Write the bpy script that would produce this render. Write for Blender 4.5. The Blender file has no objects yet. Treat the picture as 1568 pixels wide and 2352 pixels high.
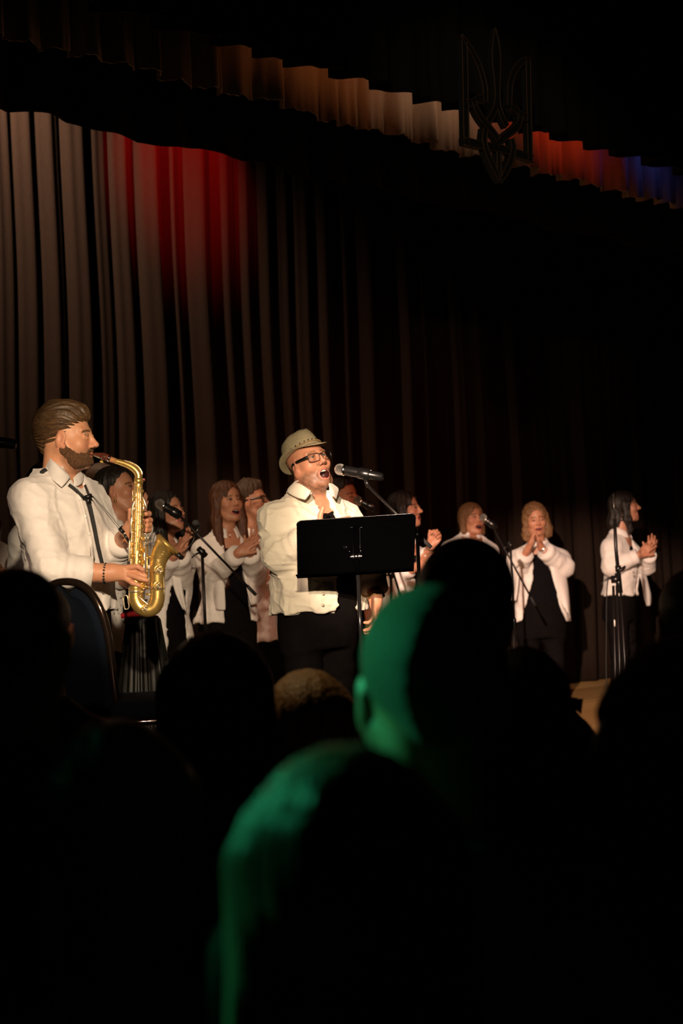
import bpy, math, random
import numpy as np
from mathutils import Matrix, Vector

random.seed(7)
rng = np.random.default_rng(7)
SC = bpy.context.scene
COL = SC.collection

# ----------------------------------------------------------------------------
# CAMERA  (stage floor is z = 0, stage runs along X, depth is +Y)
# "view frame" = metres right / depth / up as seen from the photographer's seat;
# ALPHA turns the view frame into the stage-aligned world.
# ----------------------------------------------------------------------------
FPX = 3267.0
CAMH = 1.15
ALPHA = math.radians(-43.4)
CA, SA = math.cos(ALPHA), math.sin(ALPHA)
ROLL = math.radians(2.3)
PITCH = math.atan(123.9 / FPX)
R0 = np.array([1.0, 0, 0])
F0 = np.array([0, math.cos(PITCH), math.sin(PITCH)])
U0 = np.array([0, -math.sin(PITCH), math.cos(PITCH)])
RR = R0 * math.cos(ROLL) - U0 * math.sin(ROLL)
UU = R0 * math.sin(ROLL) + U0 * math.cos(ROLL)


def W(px, py, d):
    """photo pixel + depth in metres -> point in the view frame"""
    v = F0 + RR * ((px - 784) / FPX) - UU * ((py - 1176) / FPX)
    return np.array([0, 0, CAMH]) + v * (d / v[1])


def tw(p):
    return (p[0] * CA - p[1] * SA, p[0] * SA + p[1] * CA, p[2])


def rotw(v):
    return Vector(tw(v))


cd = bpy.data.cameras.new('camera')
cam = bpy.data.objects.new('camera', cd)
COL.objects.link(cam)
cd.sensor_fit = 'VERTICAL'
cd.sensor_height = 36.0
cd.lens = 50.0 * FPX / (50.0 / 36.0 * 2352)
cd.clip_start = 0.05
cd.clip_end = 200
cd.dof.use_dof = True
cd.dof.focus_distance = 5.9
cd.dof.aperture_fstop = 2.8
cx, cu, cf = rotw(RR), rotw(UU), rotw(F0)
cam.matrix_world = Matrix(((cx[0], cu[0], -cf[0], 0), (cx[1], cu[1], -cf[1], 0), (cx[2], cu[2], -cf[2], CAMH), (0, 0, 0, 1)))
SC.camera = cam

SC.view_settings.view_transform = 'Standard'
SC.view_settings.look = 'None'
SC.view_settings.gamma = 1.0
SC.view_settings.exposure = 0.0
SC.view_settings.use_curve_mapping = False

wd = bpy.data.worlds.new('hall_darkness')
SC.world = wd
wd.use_nodes = True
wd.node_tree.nodes['Background'].inputs[0].default_value = (0.6, 0.5, 0.45, 1)
wd.node_tree.nodes['Background'].inputs[1].default_value = 0.0015


# ----------------------------------------------------------------------------
# STAGE LIGHTING (spotlights hung over the hall and the stage, plus added fill spots)
# ----------------------------------------------------------------------------
def spot(name, pos, tgt, power, color, angle, blend=0.3, radius=0.08):
    l = bpy.data.lights.new(name, 'SPOT')
    l.energy = power
    l.color = color
    l.spot_size = math.radians(angle)
    l.spot_blend = blend
    l.shadow_soft_size = radius
    o = bpy.data.objects.new(name, l)
    COL.objects.link(o)
    p, t = Vector(tw(pos)), Vector(tw(tgt))
    o.location = p
    o.rotation_euler = (t - p).to_track_quat('-Z', 'Y').to_euler()
    return o


WARM = (1.0, 0.78, 0.53)
# front-of-house key above the photographer, on the two front men
spot('front_spotlight', (0.05, 0.6, 2.35), (-0.52, 5.8, 1.27), 1060, WARM, 19, 0.3, 0.05)
# two more front-of-house lamps on the choir; their upper beam edges fall off at the heads
spot('choir_spotlight', (-0.2, -2.0, 2.9), (-0.70, 8.3, 0.50), 520, (1.0, 0.66, 0.48), 14, 0.6, 0.06)
spot('right_choir_spotlight', (-1.2, -1.6, 3.2), (1.72, 10.7, 0.40), 9000, (1.0, 0.70, 0.53), 13.5, 0.5, 0.06)
# soft red wash from above the stage
spot('red_choir_wash', (2.2, 5.2, 3.3), (0.8, 9.8, 1.25), 150, (1.0, 0.20, 0.08), 50, 0.8, 0.1)
# green moving light over the left of the hall, grazing the audience
spot('green_hall_light', (-2.2, 3.0, 1.9), (0.09, 1.45, 1.07), 190, (0.06, 1.0, 0.42), 13, 0.5, 0.05)
spot('green_hall_light_low', (-2.2, 3.0, 1.95), (-0.02, 1.22, 0.62), 260, (0.06, 1.0, 0.42), 10, 0.8, 0.05)
# added amber fill spot, standing in for stage spill on the blonde listener
spot('blonde_fill_spot', (-0.9, 4.0, 3.2), (-0.07, 3.22, 1.0), 110, (1.0, 0.75, 0.35), 16, 0.9, 0.1)
# faint fill spot added behind the camera, only to make the emblem visible
spot('emblem_fill_spot', (-0.5, -3.0, 4.0), (0.80, 6.67, 3.3), 400, (1.0, 0.75, 0.5), 9, 0.8, 0.1)

# ----------------------------------------------------------------------------
# MATERIALS (all procedural)
# ----------------------------------------------------------------------------
MATS = {}


def mat(name, color=(0.5, 0.5, 0.5), rough=0.6, metal=0.0, bump=0.0, scale=60.0, var=0.12, stretch=(1, 1, 1), attr=False,
        sss=0.0, spec=0.5, sheen=0.0, coat=0.0, trans=0.0):
    if name in MATS:
        return MATS[name]
    m = bpy.data.materials.new(name)
    m.use_nodes = True
    nt = m.node_tree
    b = nt.nodes['Principled BSDF']
    b.inputs['Roughness'].default_value = rough
    b.inputs['Metallic'].default_value = metal
    b.inputs['Specular IOR Level'].default_value = spec
    if sheen:
        b.inputs['Sheen Weight'].default_value = sheen
    if coat:
        b.inputs['Coat Weight'].default_value = coat
    if sss:
        b.inputs['Subsurface Weight'].default_value = sss
        b.inputs['Subsurface Radius'].default_value = (0.012, 0.004, 0.002)
        b.inputs['Subsurface Scale'].default_value = 0.5
    if trans:
        b.inputs['Transmission Weight'].default_value = trans
    tc = nt.nodes.new('ShaderNodeTexCoord')
    mp = nt.nodes.new('ShaderNodeMapping')
    mp.inputs['Scale'].default_value = stretch
    nt.links.new(tc.outputs['Object'], mp.inputs[0])
    nz = nt.nodes.new('ShaderNodeTexNoise')
    nz.inputs['Scale'].default_value = scale
    nz.inputs['Detail'].default_value = 3
    nt.links.new(mp.outputs[0], nz.inputs['Vector'])
    mx = nt.nodes.new('ShaderNodeMix')
    mx.data_type = 'RGBA'
    mx.blend_type = 'MULTIPLY'
    mx.inputs[0].default_value = 1.0
    rp = nt.nodes.new('ShaderNodeMapRange')
    rp.inputs[1].default_value = 0.3
    rp.inputs[2].default_value = 0.7
    rp.inputs[3].default_value = 1.0 - var
    rp.inputs[4].default_value = 1.0 + var * 0.5
    nt.links.new(nz.outputs[0], rp.inputs[0])
    if attr:
        a = nt.nodes.new('ShaderNodeAttribute')
        a.attribute_name = 'Col'
        nt.links.new(a.outputs['Color'], mx.inputs[6])
    else:
        mx.inputs[6].default_value = (*color, 1)
    nt.links.new(rp.outputs[0], mx.inputs[7])
    nt.links.new(mx.outputs[2], b.inputs['Base Color'])
    if bump:
        bp = nt.nodes.new('ShaderNodeBump')
        bp.inputs['Strength'].default_value = bump
        bp.inputs['Distance'].default_value = 0.01
        nt.links.new(nz.outputs[0], bp.inputs['Height'])
        nt.links.new(bp.outputs[0], b.inputs['Normal'])
    MATS[name] = m
    return m


M_SKIN = mat('skin', attr=True, rough=0.48, bump=0.06, scale=220, var=0.06, sss=0.12, spec=0.4)
M_SHIRT = mat('white_shirt_cotton', (0.76, 0.71, 0.67), 0.75, bump=0.08, scale=45, var=0.05, sheen=0.2)
M_JACKET = mat('cream_denim', (0.78, 0.72, 0.58), 0.85, bump=0.1, scale=420, var=0.1, sheen=0.2)
M_BLACK = mat('black_cotton', (0.006, 0.005, 0.006), 0.9, bump=0.1, scale=50, var=0.2, spec=0.03)
M_TROUSER = mat('black_trouser_cloth', (0.006, 0.005, 0.005), 0.9, bump=0.12, scale=25, var=0.2, spec=0.03)
M_METAL_BLACK = mat('black_painted_metal', (0.0006, 0.0006, 0.0007), 0.6, spec=0.0, bump=0.05, scale=300, var=0.1)
M_PLASTIC = mat('black_plastic', (0.006, 0.006, 0.006), 0.28, bump=0.02, scale=200, var=0.1)
M_RUBBER = mat('black_rubber', (0.012, 0.012, 0.012), 0.8, bump=0.1, scale=200)
M_CHROME = mat('chrome', (0.75, 0.74, 0.72), 0.16, 1.0, bump=0.02, scale=80, var=0.05)
M_BRASS = mat('lacquered_brass', (0.90, 0.60, 0.18), 0.28, 0.82, bump=0.04, scale=60, var=0.12, coat=0.3)
M_NICKEL = mat('nickel_keywork', (0.88, 0.76, 0.52), 0.24, 0.85, bump=0.02, scale=100, var=0.08)
M_PEARL = mat('pearl_key_touch', (0.75, 0.72, 0.66), 0.2, var=0.1)
M_CORK = mat('cork', (0.42, 0.19, 0.07), 0.9, bump=0.3, scale=400, var=0.3)
M_EBONITE = mat('dark_red_ebonite', (0.09, 0.022, 0.012), 0.22, var=0.2, scale=80, coat=0.4)
M_RED = mat('red_cloth', (0.55, 0.02, 0.03), 0.6, bump=0.1, scale=80)
M_GRILLE = mat('steel_mesh_grille', (0.55, 0.52, 0.48), 0.35, 1.0, bump=0.8, scale=700, var=0.5)
M_GLASS = mat('spectacle_glass', (1, 1, 1), 0.02, trans=1.0, var=0.0)
M_GOLDW = mat('gold_watch_metal', (0.85, 0.6, 0.2), 0.25, 1.0, bump=0.2, scale=500)
M_BLOND = mat('blonde_hair', (0.19, 0.095, 0.04), 0.5, bump=0.6, scale=160, var=0.45, stretch=(1, 1, 0.05), spec=0.3)
M_DARKH = mat('dark_hair', (0.012, 0.008, 0.006), 0.45, bump=0.6, scale=160, var=0.4, stretch=(1, 1, 0.05), spec=0.35)
M_REDH = mat('auburn_hair', (0.085, 0.028, 0.010), 0.45, bump=0.6, scale=160, var=0.5, stretch=(1, 1, 0.05), spec=0.35)
M_BROWNH = mat('brown_hair', (0.050, 0.026, 0.012), 0.5, bump=0.6, scale=160, var=0.45, stretch=(1, 1, 0.05), spec=0.3)
# ----------------------------------------------------------------------------
# MESH HELPERS
# ----------------------------------------------------------------------------
def mesh_of(name, V, F, smooth=True, col=None):
    me = bpy.data.meshes.new(name)
    V = np.asarray(V, dtype=np.float32)
    if isinstance(F, np.ndarray):
        n, k = F.shape
        me.vertices.add(len(V))
        me.vertices.foreach_set('co', V.ravel())
        me.loops.add(n * k)
        me.loops.foreach_set('vertex_index', F.astype(np.int32).ravel())
        me.polygons.add(n)
        me.polygons.foreach_set('loop_start', np.arange(0, n * k, k, dtype=np.int32))
        me.update(calc_edges=True)
        me.validate()
    else:
        me.from_pydata([tuple(map(float, v)) for v in V], [], [tuple(map(int, f)) for f in F])
        me.update()
    if smooth:
        me.polygons.foreach_set('use_smooth', np.ones(len(me.polygons), dtype=bool))
    if col is not None:
        a = me.color_attributes.new('Col', 'FLOAT_COLOR', 'POINT')
        c = np.ones((len(me.vertices), 4), dtype=np.float32)
        c[:, :3] = col[:len(me.vertices)]
        a.data.foreach_set('color', c.ravel())
    return me


def setp(o, label=None, cat=None, group=None, kind=None):
    if label:
        o['label'] = label
    if cat:
        o['category'] = cat
    if group:
        o['group'] = group
    if kind:
        o['kind'] = kind
    return o


class Thing:
    """an Empty standing at the thing's base; geometry is given in the view frame"""

    def __init__(self, name, label, cat, base, group=None):
        o = bpy.data.objects.new(name, None)
        o.empty_display_size = 0.05
        COL.objects.link(o)
        self.base = np.array(base, dtype=float)
        o.location = tw(base)
        o.rotation_euler = (0, 0, ALPHA)
        setp(o, label, cat, group)
        self.o = o

    def part(self, name, geo, m, parent=None, label=None, smooth=True, kind=None):
        V, F = geo[0], geo[1]
        col = geo[2] if len(geo) > 2 else None
        me = mesh_of(name, np.asarray(V) - self.base, F, smooth, col)
        me.materials.append(m)
        ob = bpy.data.objects.new(name, me)
        COL.objects.link(ob)
        ob.parent = parent if parent is not None else self.o
        setp(ob, label, None, None, kind)
        return ob


def single(name, geo, m, base, label, cat, group=None, smooth=True, kind=None):
    me = mesh_of(name, np.asarray(geo[0]) - np.array(base), geo[1], smooth)
    me.materials.append(m)
    ob = bpy.data.objects.new(name, me)
    COL.objects.link(ob)
    ob.location = tw(base)
    ob.rotation_euler = (0, 0, ALPHA)
    setp(ob, label, cat, group, kind)
    return ob


def worldobj(name, geo, m, label=None, cat=None, kind=None, smooth=False, parent=None):
    me = mesh_of(name, geo[0], geo[1], smooth)
    me.materials.append(m)
    ob = bpy.data.objects.new(name, me)
    COL.objects.link(ob)
    if parent:
        ob.parent = parent
    setp(ob, label, cat, None, kind)
    return ob


def A(*v):
    return np.array(v, dtype=float)


def nrm(v):
    v = np.asarray(v, dtype=float)
    return v / (np.linalg.norm(v) + 1e-12)


def join(*geos):
    V, F, n = [], [], 0
    for g in geos:
        v = np.asarray(g[0], dtype=float)
        V.append(v)
        F += [tuple(int(i) + n for i in f) for f in g[1]]
        n += len(v)
    return np.concatenate(V), F


def crom(pts, sub=6):
    P = np.asarray(pts, dtype=float)
    if len(P) < 3 or sub < 2:
        t = np.linspace(0, len(P) - 1, (len(P) - 1) * max(sub, 1) + 1)
        i = np.minimum(t.astype(int), len(P) - 2)
        f = (t - i)[:, None]
        return P[i] * (1 - f) + P[i + 1] * f
    E = np.concatenate([[2 * P[0] - P[1]], P, [2 * P[-1] - P[-2]]])
    out = []
    for i in range(len(P) - 1):
        p0, p1, p2, p3 = E[i], E[i + 1], E[i + 2], E[i + 3]
        for s in range(sub):
            t = s / sub
            out.append(0.5 * ((2 * p1) + (-p0 + p2) * t + (2 * p0 - 5 * p1 + 4 * p2 - p3) * t * t + (-p0 + 3 * p1 - 3 * p2 + p3) * t ** 3))
    out.append(P[-1])
    return np.array(out)


def tube(pts, r, seg=10, sub=1, cap=True, flat=None):
    """swept tube; r scalar or per-point; flat=(normal, factor) squashes it to a strap"""
    P = np.asarray(pts, dtype=float)
    rr = np.full(len(P), r, dtype=float) if np.isscalar(r) else np.asarray(r, dtype=float)
    if sub > 1:
        Q = crom(np.concatenate([P, rr[:, None]], axis=1), sub)
        P, rr = Q[:, :3], Q[:, 3]
    n = len(P)
    T = np.gradient(P, axis=0)
    T /= np.linalg.norm(T, axis=1)[:, None] + 1e-12
    ref = A(0, 0, 1) if abs(T[0][2]) < 0.9 else A(1, 0, 0)
    if flat is not None:
        ref = np.asarray(flat[0], dtype=float)
    u = nrm(np.cross(T[0], ref))
    V, F = [], []
    for i in range(n):
        if flat is not None:
            u = nrm(np.cross(T[i], ref))
        else:
            u = nrm(u - T[i] * np.dot(u, T[i]))
        w = np.cross(T[i], u)
        fw = flat[1] if flat is not None else 1.0
        for k in range(seg):
            a = 2 * math.pi * k / seg
            V.append(P[i] + rr[i] * (u * math.cos(a) + w * math.sin(a) * fw))
    for i in range(n - 1):
        for k in range(seg):
            k2 = (k + 1) % seg
            F.append((i * seg + k, i * seg + k2, (i + 1) * seg + k2, (i + 1) * seg + k))
    if cap:
        F.append(tuple(range(seg - 1, -1, -1)))
        F.append(tuple((n - 1) * seg + k for k in range(seg)))
    return np.array(V), F


def lathe(p0, axis, prof, seg=20):
    """prof = [(along, radius)...]"""
    ax = nrm(axis)
    return tube([np.asarray(p0) + ax * a for a, r in prof], [max(r, 1e-4) for a, r in prof], seg)


def boxg(c, ex, ey, ez):
    """box from centre and three half-extent vectors"""
    c, ex, ey, ez = map(np.asarray, (c, ex, ey, ez))
    V = [c + sx * ex + sy * ey + sz * ez for sx in (-1, 1) for sy in (-1, 1) for sz in (-1, 1)]
    F = [(0, 1, 3, 2), (4, 6, 7, 5), (0, 4, 5, 1), (2, 3, 7, 6), (0, 2, 6, 4), (1, 5, 7, 3)]
    return np.array(V), F


def ball(c, r, seg=12, rings=8, R=None):
    c = np.asarray(c, dtype=float)
    r = A(r, r, r) if np.isscalar(r) else np.asarray(r)
    V, F = [], []
    for i in range(rings + 1):
        th = math.pi * i / rings
        for k in range(seg):
            ph = 2 * math.pi * k / seg
            v = A(math.sin(th) * math.cos(ph), math.sin(th) * math.sin(ph), math.cos(th)) * r
            V.append(c + (R @ v if R is not None else v))
    for i in range(rings):
        for k in range(seg):
            k2 = (k + 1) % seg
            F.append((i * seg + k, (i + 1) * seg + k, (i + 1) * seg + k2, i * seg + k2))
    return np.array(V), F


def sheet(rows, thick=0.004, su=5, sv=5, ripple=None):
    """smooth cloth sheet through rows of points, given a real thickness"""
    rows = [crom(r, su) if len(r) > 2 else crom(r, su) for r in rows]
    G = np.array(rows)
    G = np.array([crom(G[:, j], sv) for j in range(G.shape[1])]).transpose(1, 0, 2)
    nu, nv = G.shape[:2]
    du, dv = np.gradient(G, axis=0), np.gradient(G, axis=1)
    N = np.cross(du, dv)
    N /= np.linalg.norm(N, axis=2)[:, :, None] + 1e-12
    if ripple is not None:
        ii, jj = np.meshgrid(np.linspace(0, 1, nu), np.linspace(0, 1, nv), indexing='ij')
        G = G + N * ripple(ii, jj)[:, :, None]
    V = np.concatenate([(G + N * thick / 2).reshape(-1, 3), (G - N * thick / 2).reshape(-1, 3)])
    n = nu * nv
    F = []
    for i in range(nu - 1):
        for j in range(nv - 1):
            a = i * nv + j
            F.append((a, a + 1, a + nv + 1, a + nv))
            F.append((n + a, n + a + nv, n + a + nv + 1, n + a + 1))
    for i in range(nu - 1):
        for j in (0, nv - 1):
            a = i * nv + j
            F.append((a, a + nv, n + a + nv, n + a) if j == 0 else (a + nv, a, n + a, n + a + nv))
    for j in range(nv - 1):
        for i in (0, nu - 1):
            a = i * nv + j
            F.append((a + 1, a, n + a, n + a + 1) if i == 0 else (a, a + 1, n + a + 1, n + a))
    return V, F


# ----------------------------------------------------------------------------
# IMPLICIT-SURFACE SCULPTING: smooth unions of tapered limbs and ellipsoids,
# meshed with surface nets
# ----------------------------------------------------------------------------
def wob(P, f, seed=0):
    """cheap smooth noise in about -1..1"""
    s = seed * 1.7
    x, y, z = P[..., 0] * f, P[..., 1] * f, P[..., 2] * f
    a = np.sin(x * 1.0 + 1.3 * y - 0.7 * z + s) + np.sin(-0.8 * x + 0.9 * y + 1.4 * z + 2.1 * s + 1.2)
    b = np.sin(1.9 * x - 1.1 * y + 1.3 * z + 1.5 * a + s) + np.sin(0.6 * x + 2.2 * y - 1.7 * z + 1.2 * a + 3.3 * s)
    return 0.3 * a + 0.2 * b


class Cone:
    def __init__(s, a, b, ra, rb, fold=0.0, nf=5, ph=0.0):
        s.a, s.b, s.ra, s.rb, s.fold, s.nf, s.ph = np.asarray(a, float), np.asarray(b, float), ra, rb, fold, nf, ph
        m = max(ra, rb) + abs(fold)
        s.lo, s.hi = np.minimum(s.a, s.b) - m, np.maximum(s.a, s.b) + m

    def __call__(s, P):
        ba = s.b - s.a
        q = P - s.a
        t = (q @ ba) / (ba @ ba + 1e-12)
        tc = np.clip(t, 0, 1)
        d = np.linalg.norm(q - tc[..., None] * ba, axis=-1)
        r = s.ra + (s.rb - s.ra) * tc
        if s.fold:
            r = r + s.fold * np.sin(tc * s.nf * 6.283 + s.ph + 2.2 * wob(P, 22, s.ph)) * np.sin(np.clip(tc, 0.02, 0.98) * 3.14159)
        return d - r


class Ell:
    def __init__(s, c, r, R=None):
        s.c = np.asarray(c, float)
        s.r = A(r, r, r) if np.isscalar(r) else np.asarray(r, float)
        s.R = R
        m = s.r.max() if R is not None else s.r
        s.lo, s.hi = s.c - m, s.c + m

    def __call__(s, P):
        q = P - s.c
        if s.R is not None:
            q = q @ s.R
        k0 = np.linalg.norm(q / s.r, axis=-1)
        k1 = np.linalg.norm(q / (s.r * s.r), axis=-1)
        return k0 * (k0 - 1.0) / (k1 + 1e-9)


class Box:
    def __init__(s, c, h, R=None, rd=0.01):
        s.c, s.h, s.R, s.rd = np.asarray(c, float), np.asarray(h, float), R, rd
        m = np.linalg.norm(s.h) if R is not None else s.h
        s.lo, s.hi = s.c - m, s.c + m

    def __call__(s, P):
        q = P - s.c
        if s.R is not None:
            q = q @ s.R
        q = np.abs(q) - (s.h - s.rd)
        return np.linalg.norm(np.maximum(q, 0), axis=-1) + np.minimum(q.max(-1), 0) - s.rd


class Half:
    """half space n.(p-c) < 0 (solid), restricted to a box for speed"""

    def __init__(s, c, n, size=0.5):
        s.c, s.n = np.asarray(c, float), nrm(n)
        s.lo, s.hi = s.c - size, s.c + size

    def __call__(s, P):
        return (P - s.c) @ s.n


class Loft:
    """column of elliptical sections in a local frame: secs = [(z, cx, cy, a, b)]"""

    def __init__(s, o, R, secs, pw=2.0, wr=0.0, wf=14.0, seed=0, fold=None):
        s.o, s.R = np.asarray(o, float), R
        s.S = np.array(sorted(secs))
        s.pw, s.wr, s.wf, s.seed, s.fold = pw, wr, wf, seed, fold
        pts = []
        for z, cx, cy, a, b in s.S:
            for sx in (-1, 1):
                for sy in (-1, 1):
                    pts.append(s.o + R @ A(cx + sx * a, cy + sy * b, z))
        pts = np.array(pts)
        s.lo, s.hi = pts.min(0) - abs(wr), pts.max(0) + abs(wr)

    def __call__(s, P):
        q = (P - s.o) @ s.R
        z = q[..., 2]
        S = s.S
        cx, cy, a, b = (np.interp(z, S[:, 0], S[:, i]) for i in (1, 2, 3, 4))
        u, v = np.abs(q[..., 0] - cx) / a, np.abs(q[..., 1] - cy) / b
        rad = (u ** s.pw + v ** s.pw) ** (1 / s.pw)
        d = (rad - 1) * np.minimum(a, b)
        d = np.maximum(d, np.maximum(S[0, 0] - z, z - S[-1, 0]))
        if s.wr:
            d = d + s.wr * wob(P, s.wf, s.seed)
        if s.fold is not None:
            d = d + s.fold(q)
        return d


class Fn:
    def __init__(s, f, lo, hi):
        s.f, s.lo, s.hi = f, np.asarray(lo, float), np.asarray(hi, float)

    def __call__(s, P):
        return s.f(P)


def sculpt(prims, h, disp=None, colf=None, pad=0.02, clip=None):
    """prims: list of (op, shape, k) ; op in u(nion) s(ubtract) i(ntersect)"""
    us = [p[1] for p in prims if p[0] == 'u']
    lo = np.min([p.lo for p in us], axis=0) - pad
    hi = np.max([p.hi for p in us], axis=0) + pad
    if clip is not None:
        lo, hi = np.maximum(lo, clip[0]), np.minimum(hi, clip[1])
    n = np.ceil((hi - lo) / h).astype(int) + 1
    F = np.full(n, 0.5, dtype=np.float32)
    ax = [(lo[i] + h * np.arange(n[i])).astype(np.float32) for i in range(3)]

    def block(l, u):
        i0 = np.clip(np.floor((l - lo) / h).astype(int), 0, n)
        i1 = np.clip(np.ceil((u - lo) / h).astype(int) + 1, 0, n)
        return i0, i1

    def grid(i0, i1):
        return np.stack(np.meshgrid(ax[0][i0[0]:i1[0]], ax[1][i0[1]:i1[1]], ax[2][i0[2]:i1[2]], indexing='ij'), axis=-1)

    for op, sh, k in prims:
        m = k + 3 * h
        if op == 'i':
            i0, i1 = np.zeros(3, int), n
        else:
            i0, i1 = block(sh.lo - m, sh.hi + m)
        if np.any(i1 <= i0):
            continue
        sl = tuple(slice(i0[i], i1[i]) for i in range(3))
        d = sh(grid(i0, i1)).astype(np.float32)
        a = F[sl]
        if op == 'u':
            if k > 0:
                q = np.maximum(k - np.abs(a - d), 0) / k
                F[sl] = np.minimum(a, d) - q * q * k * 0.25
            else:
                F[sl] = np.minimum(a, d)
        else:
            if op == 's':
                d = -d
            if k > 0:
                q = np.maximum(k - np.abs(a - d), 0) / k
                F[sl] = np.maximum(a, d) + q * q * k * 0.25
            else:
                F[sl] = np.maximum(a, d)
    if disp is not None:
        mask = np.abs(F) < 0.03
        idx = np.argwhere(mask)
        if len(idx):
            P = lo + idx * h
            F[mask] += disp(P).astype(np.float32)
    F[0], F[-1], F[:, 0], F[:, -1], F[:, :, 0], F[:, :, -1] = 1, 1, 1, 1, 1, 1
    return nets(F, lo, h, colf)


def nets(F, lo, h, colf=None):
    S = F < 0
    nx, ny, nz = F.shape
    c = [S[i:nx - 1 + i, j:ny - 1 + j, k:nz - 1 + k] for i in (0, 1) for j in (0, 1) for k in (0, 1)]
    cnt = np.zeros(c[0].shape, dtype=np.int8)
    for q in c:
        cnt += q
    act = (cnt > 0) & (cnt < 8)
    cells = np.argwhere(act)
    idm = np.full(act.shape, -1, dtype=np.int64)
    idm[act] = np.arange(len(cells))
    acc = np.zeros((len(cells), 3))
    num = np.zeros(len(cells))
    off = [(i, j, k) for i in (0, 1) for j in (0, 1) for k in (0, 1)]
    for a in range(8):
        for b in range(a + 1, 8):
            da = np.array(off[b]) - np.array(off[a])
            if np.abs(da).sum() != 1:
                continue
            pa, pb = cells + off[a], cells + off[b]
            fa = F[pa[:, 0], pa[:, 1], pa[:, 2]]
            fb = F[pb[:, 0], pb[:, 1], pb[:, 2]]
            x = (fa < 0) != (fb < 0)
            t = fa[x] / (fa[x] - fb[x])
            acc[x] += np.array(off[a]) + t[:, None] * da
            num[x] += 1
    V = lo + (cells + acc / np.maximum(num, 1)[:, None]) * h
    Q = []
    for axis in range(3):
        sl0, sl1 = [slice(None)] * 3, [slice(None)] * 3
        sl0[axis], sl1[axis] = slice(0, -1), slice(1, None)
        s0, s1 = S[tuple(sl0)], S[tuple(sl1)]
        e = np.argwhere(s0 != s1)
        b, cc = (axis + 1) % 3, (axis + 2) % 3
        ok = (e[:, b] > 0) & (e[:, cc] > 0) & (e[:, b] < F.shape[b] - 1) & (e[:, cc] < F.shape[cc] - 1)
        e = e[ok]
        if not len(e):
            continue
        neg = s0[e[:, 0], e[:, 1], e[:, 2]]
        ids = []
        for db, dc in ((-1, -1), (0, -1), (0, 0), (-1, 0)):
            g = e.copy()
            g[:, b] += db
            g[:, cc] += dc
            ids.append(idm[g[:, 0], g[:, 1], g[:, 2]])
        q = np.stack(ids, axis=1)
        q[~neg] = q[~neg][:, ::-1]
        Q.append(q)
    Q = np.concatenate(Q)
    Q = Q[(Q >= 0).all(1)]
    if colf is not None:
        return V, Q, colf(V)
    return V, Q


def frame(fwd, up=(0, 0, 1)):
    """columns = right, forward, up"""
    f = nrm(fwd)
    r = nrm(np.cross(f, up))
    u = np.cross(r, f)
    return np.stack([r, f, u], axis=1)


def face_dir(yaw, pitch=0.0):
    """yaw 0 = facing the photographer, +90 = facing the right of the picture"""
    y, p = math.radians(yaw), math.radians(pitch)
    return A(math.sin(y) * math.cos(p), -math.cos(y) * math.cos(p), math.sin(p))


def tilt(R, deg):
    """roll a head frame about its forward axis (+ = towards its own right)"""
    a = math.radians(deg)
    c, s = math.cos(a), math.sin(a)
    return np.stack([R[:, 0] * c - R[:, 2] * s, R[:, 1], R[:, 0] * s + R[:, 2] * c], axis=1)


def mixc(col, c, w):
    w = np.clip(w, 0, 1)[:, None]
    return col * (1 - w) + np.array(c) * w


def joinsc(*geos):
    """join sculpted pieces (quads + colours) into one mesh"""
    V, Q, C, n = [], [], [], 0
    for g in geos:
        V.append(g[0])
        Q.append(g[1] + n)
        n += len(g[0])
        C.append(g[2] if len(g) > 2 else np.full((len(g[0]), 3), 0.5))
    return np.concatenate(V), np.concatenate(Q), np.concatenate(C)
# ----------------------------------------------------------------------------
# PEOPLE: heads, hands, hair, clothes
# ----------------------------------------------------------------------------
SKIN_DIM = (0.45, 0.205, 0.118)  # choir skin, darkened to put their dim stage light into the colour
SKIN_B = (0.56, 0.285, 0.175)


def to_view(geo, c, R, s):
    V = (geo[0] * s) @ R.T + c
    return (V,) + tuple(geo[1:])


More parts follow.
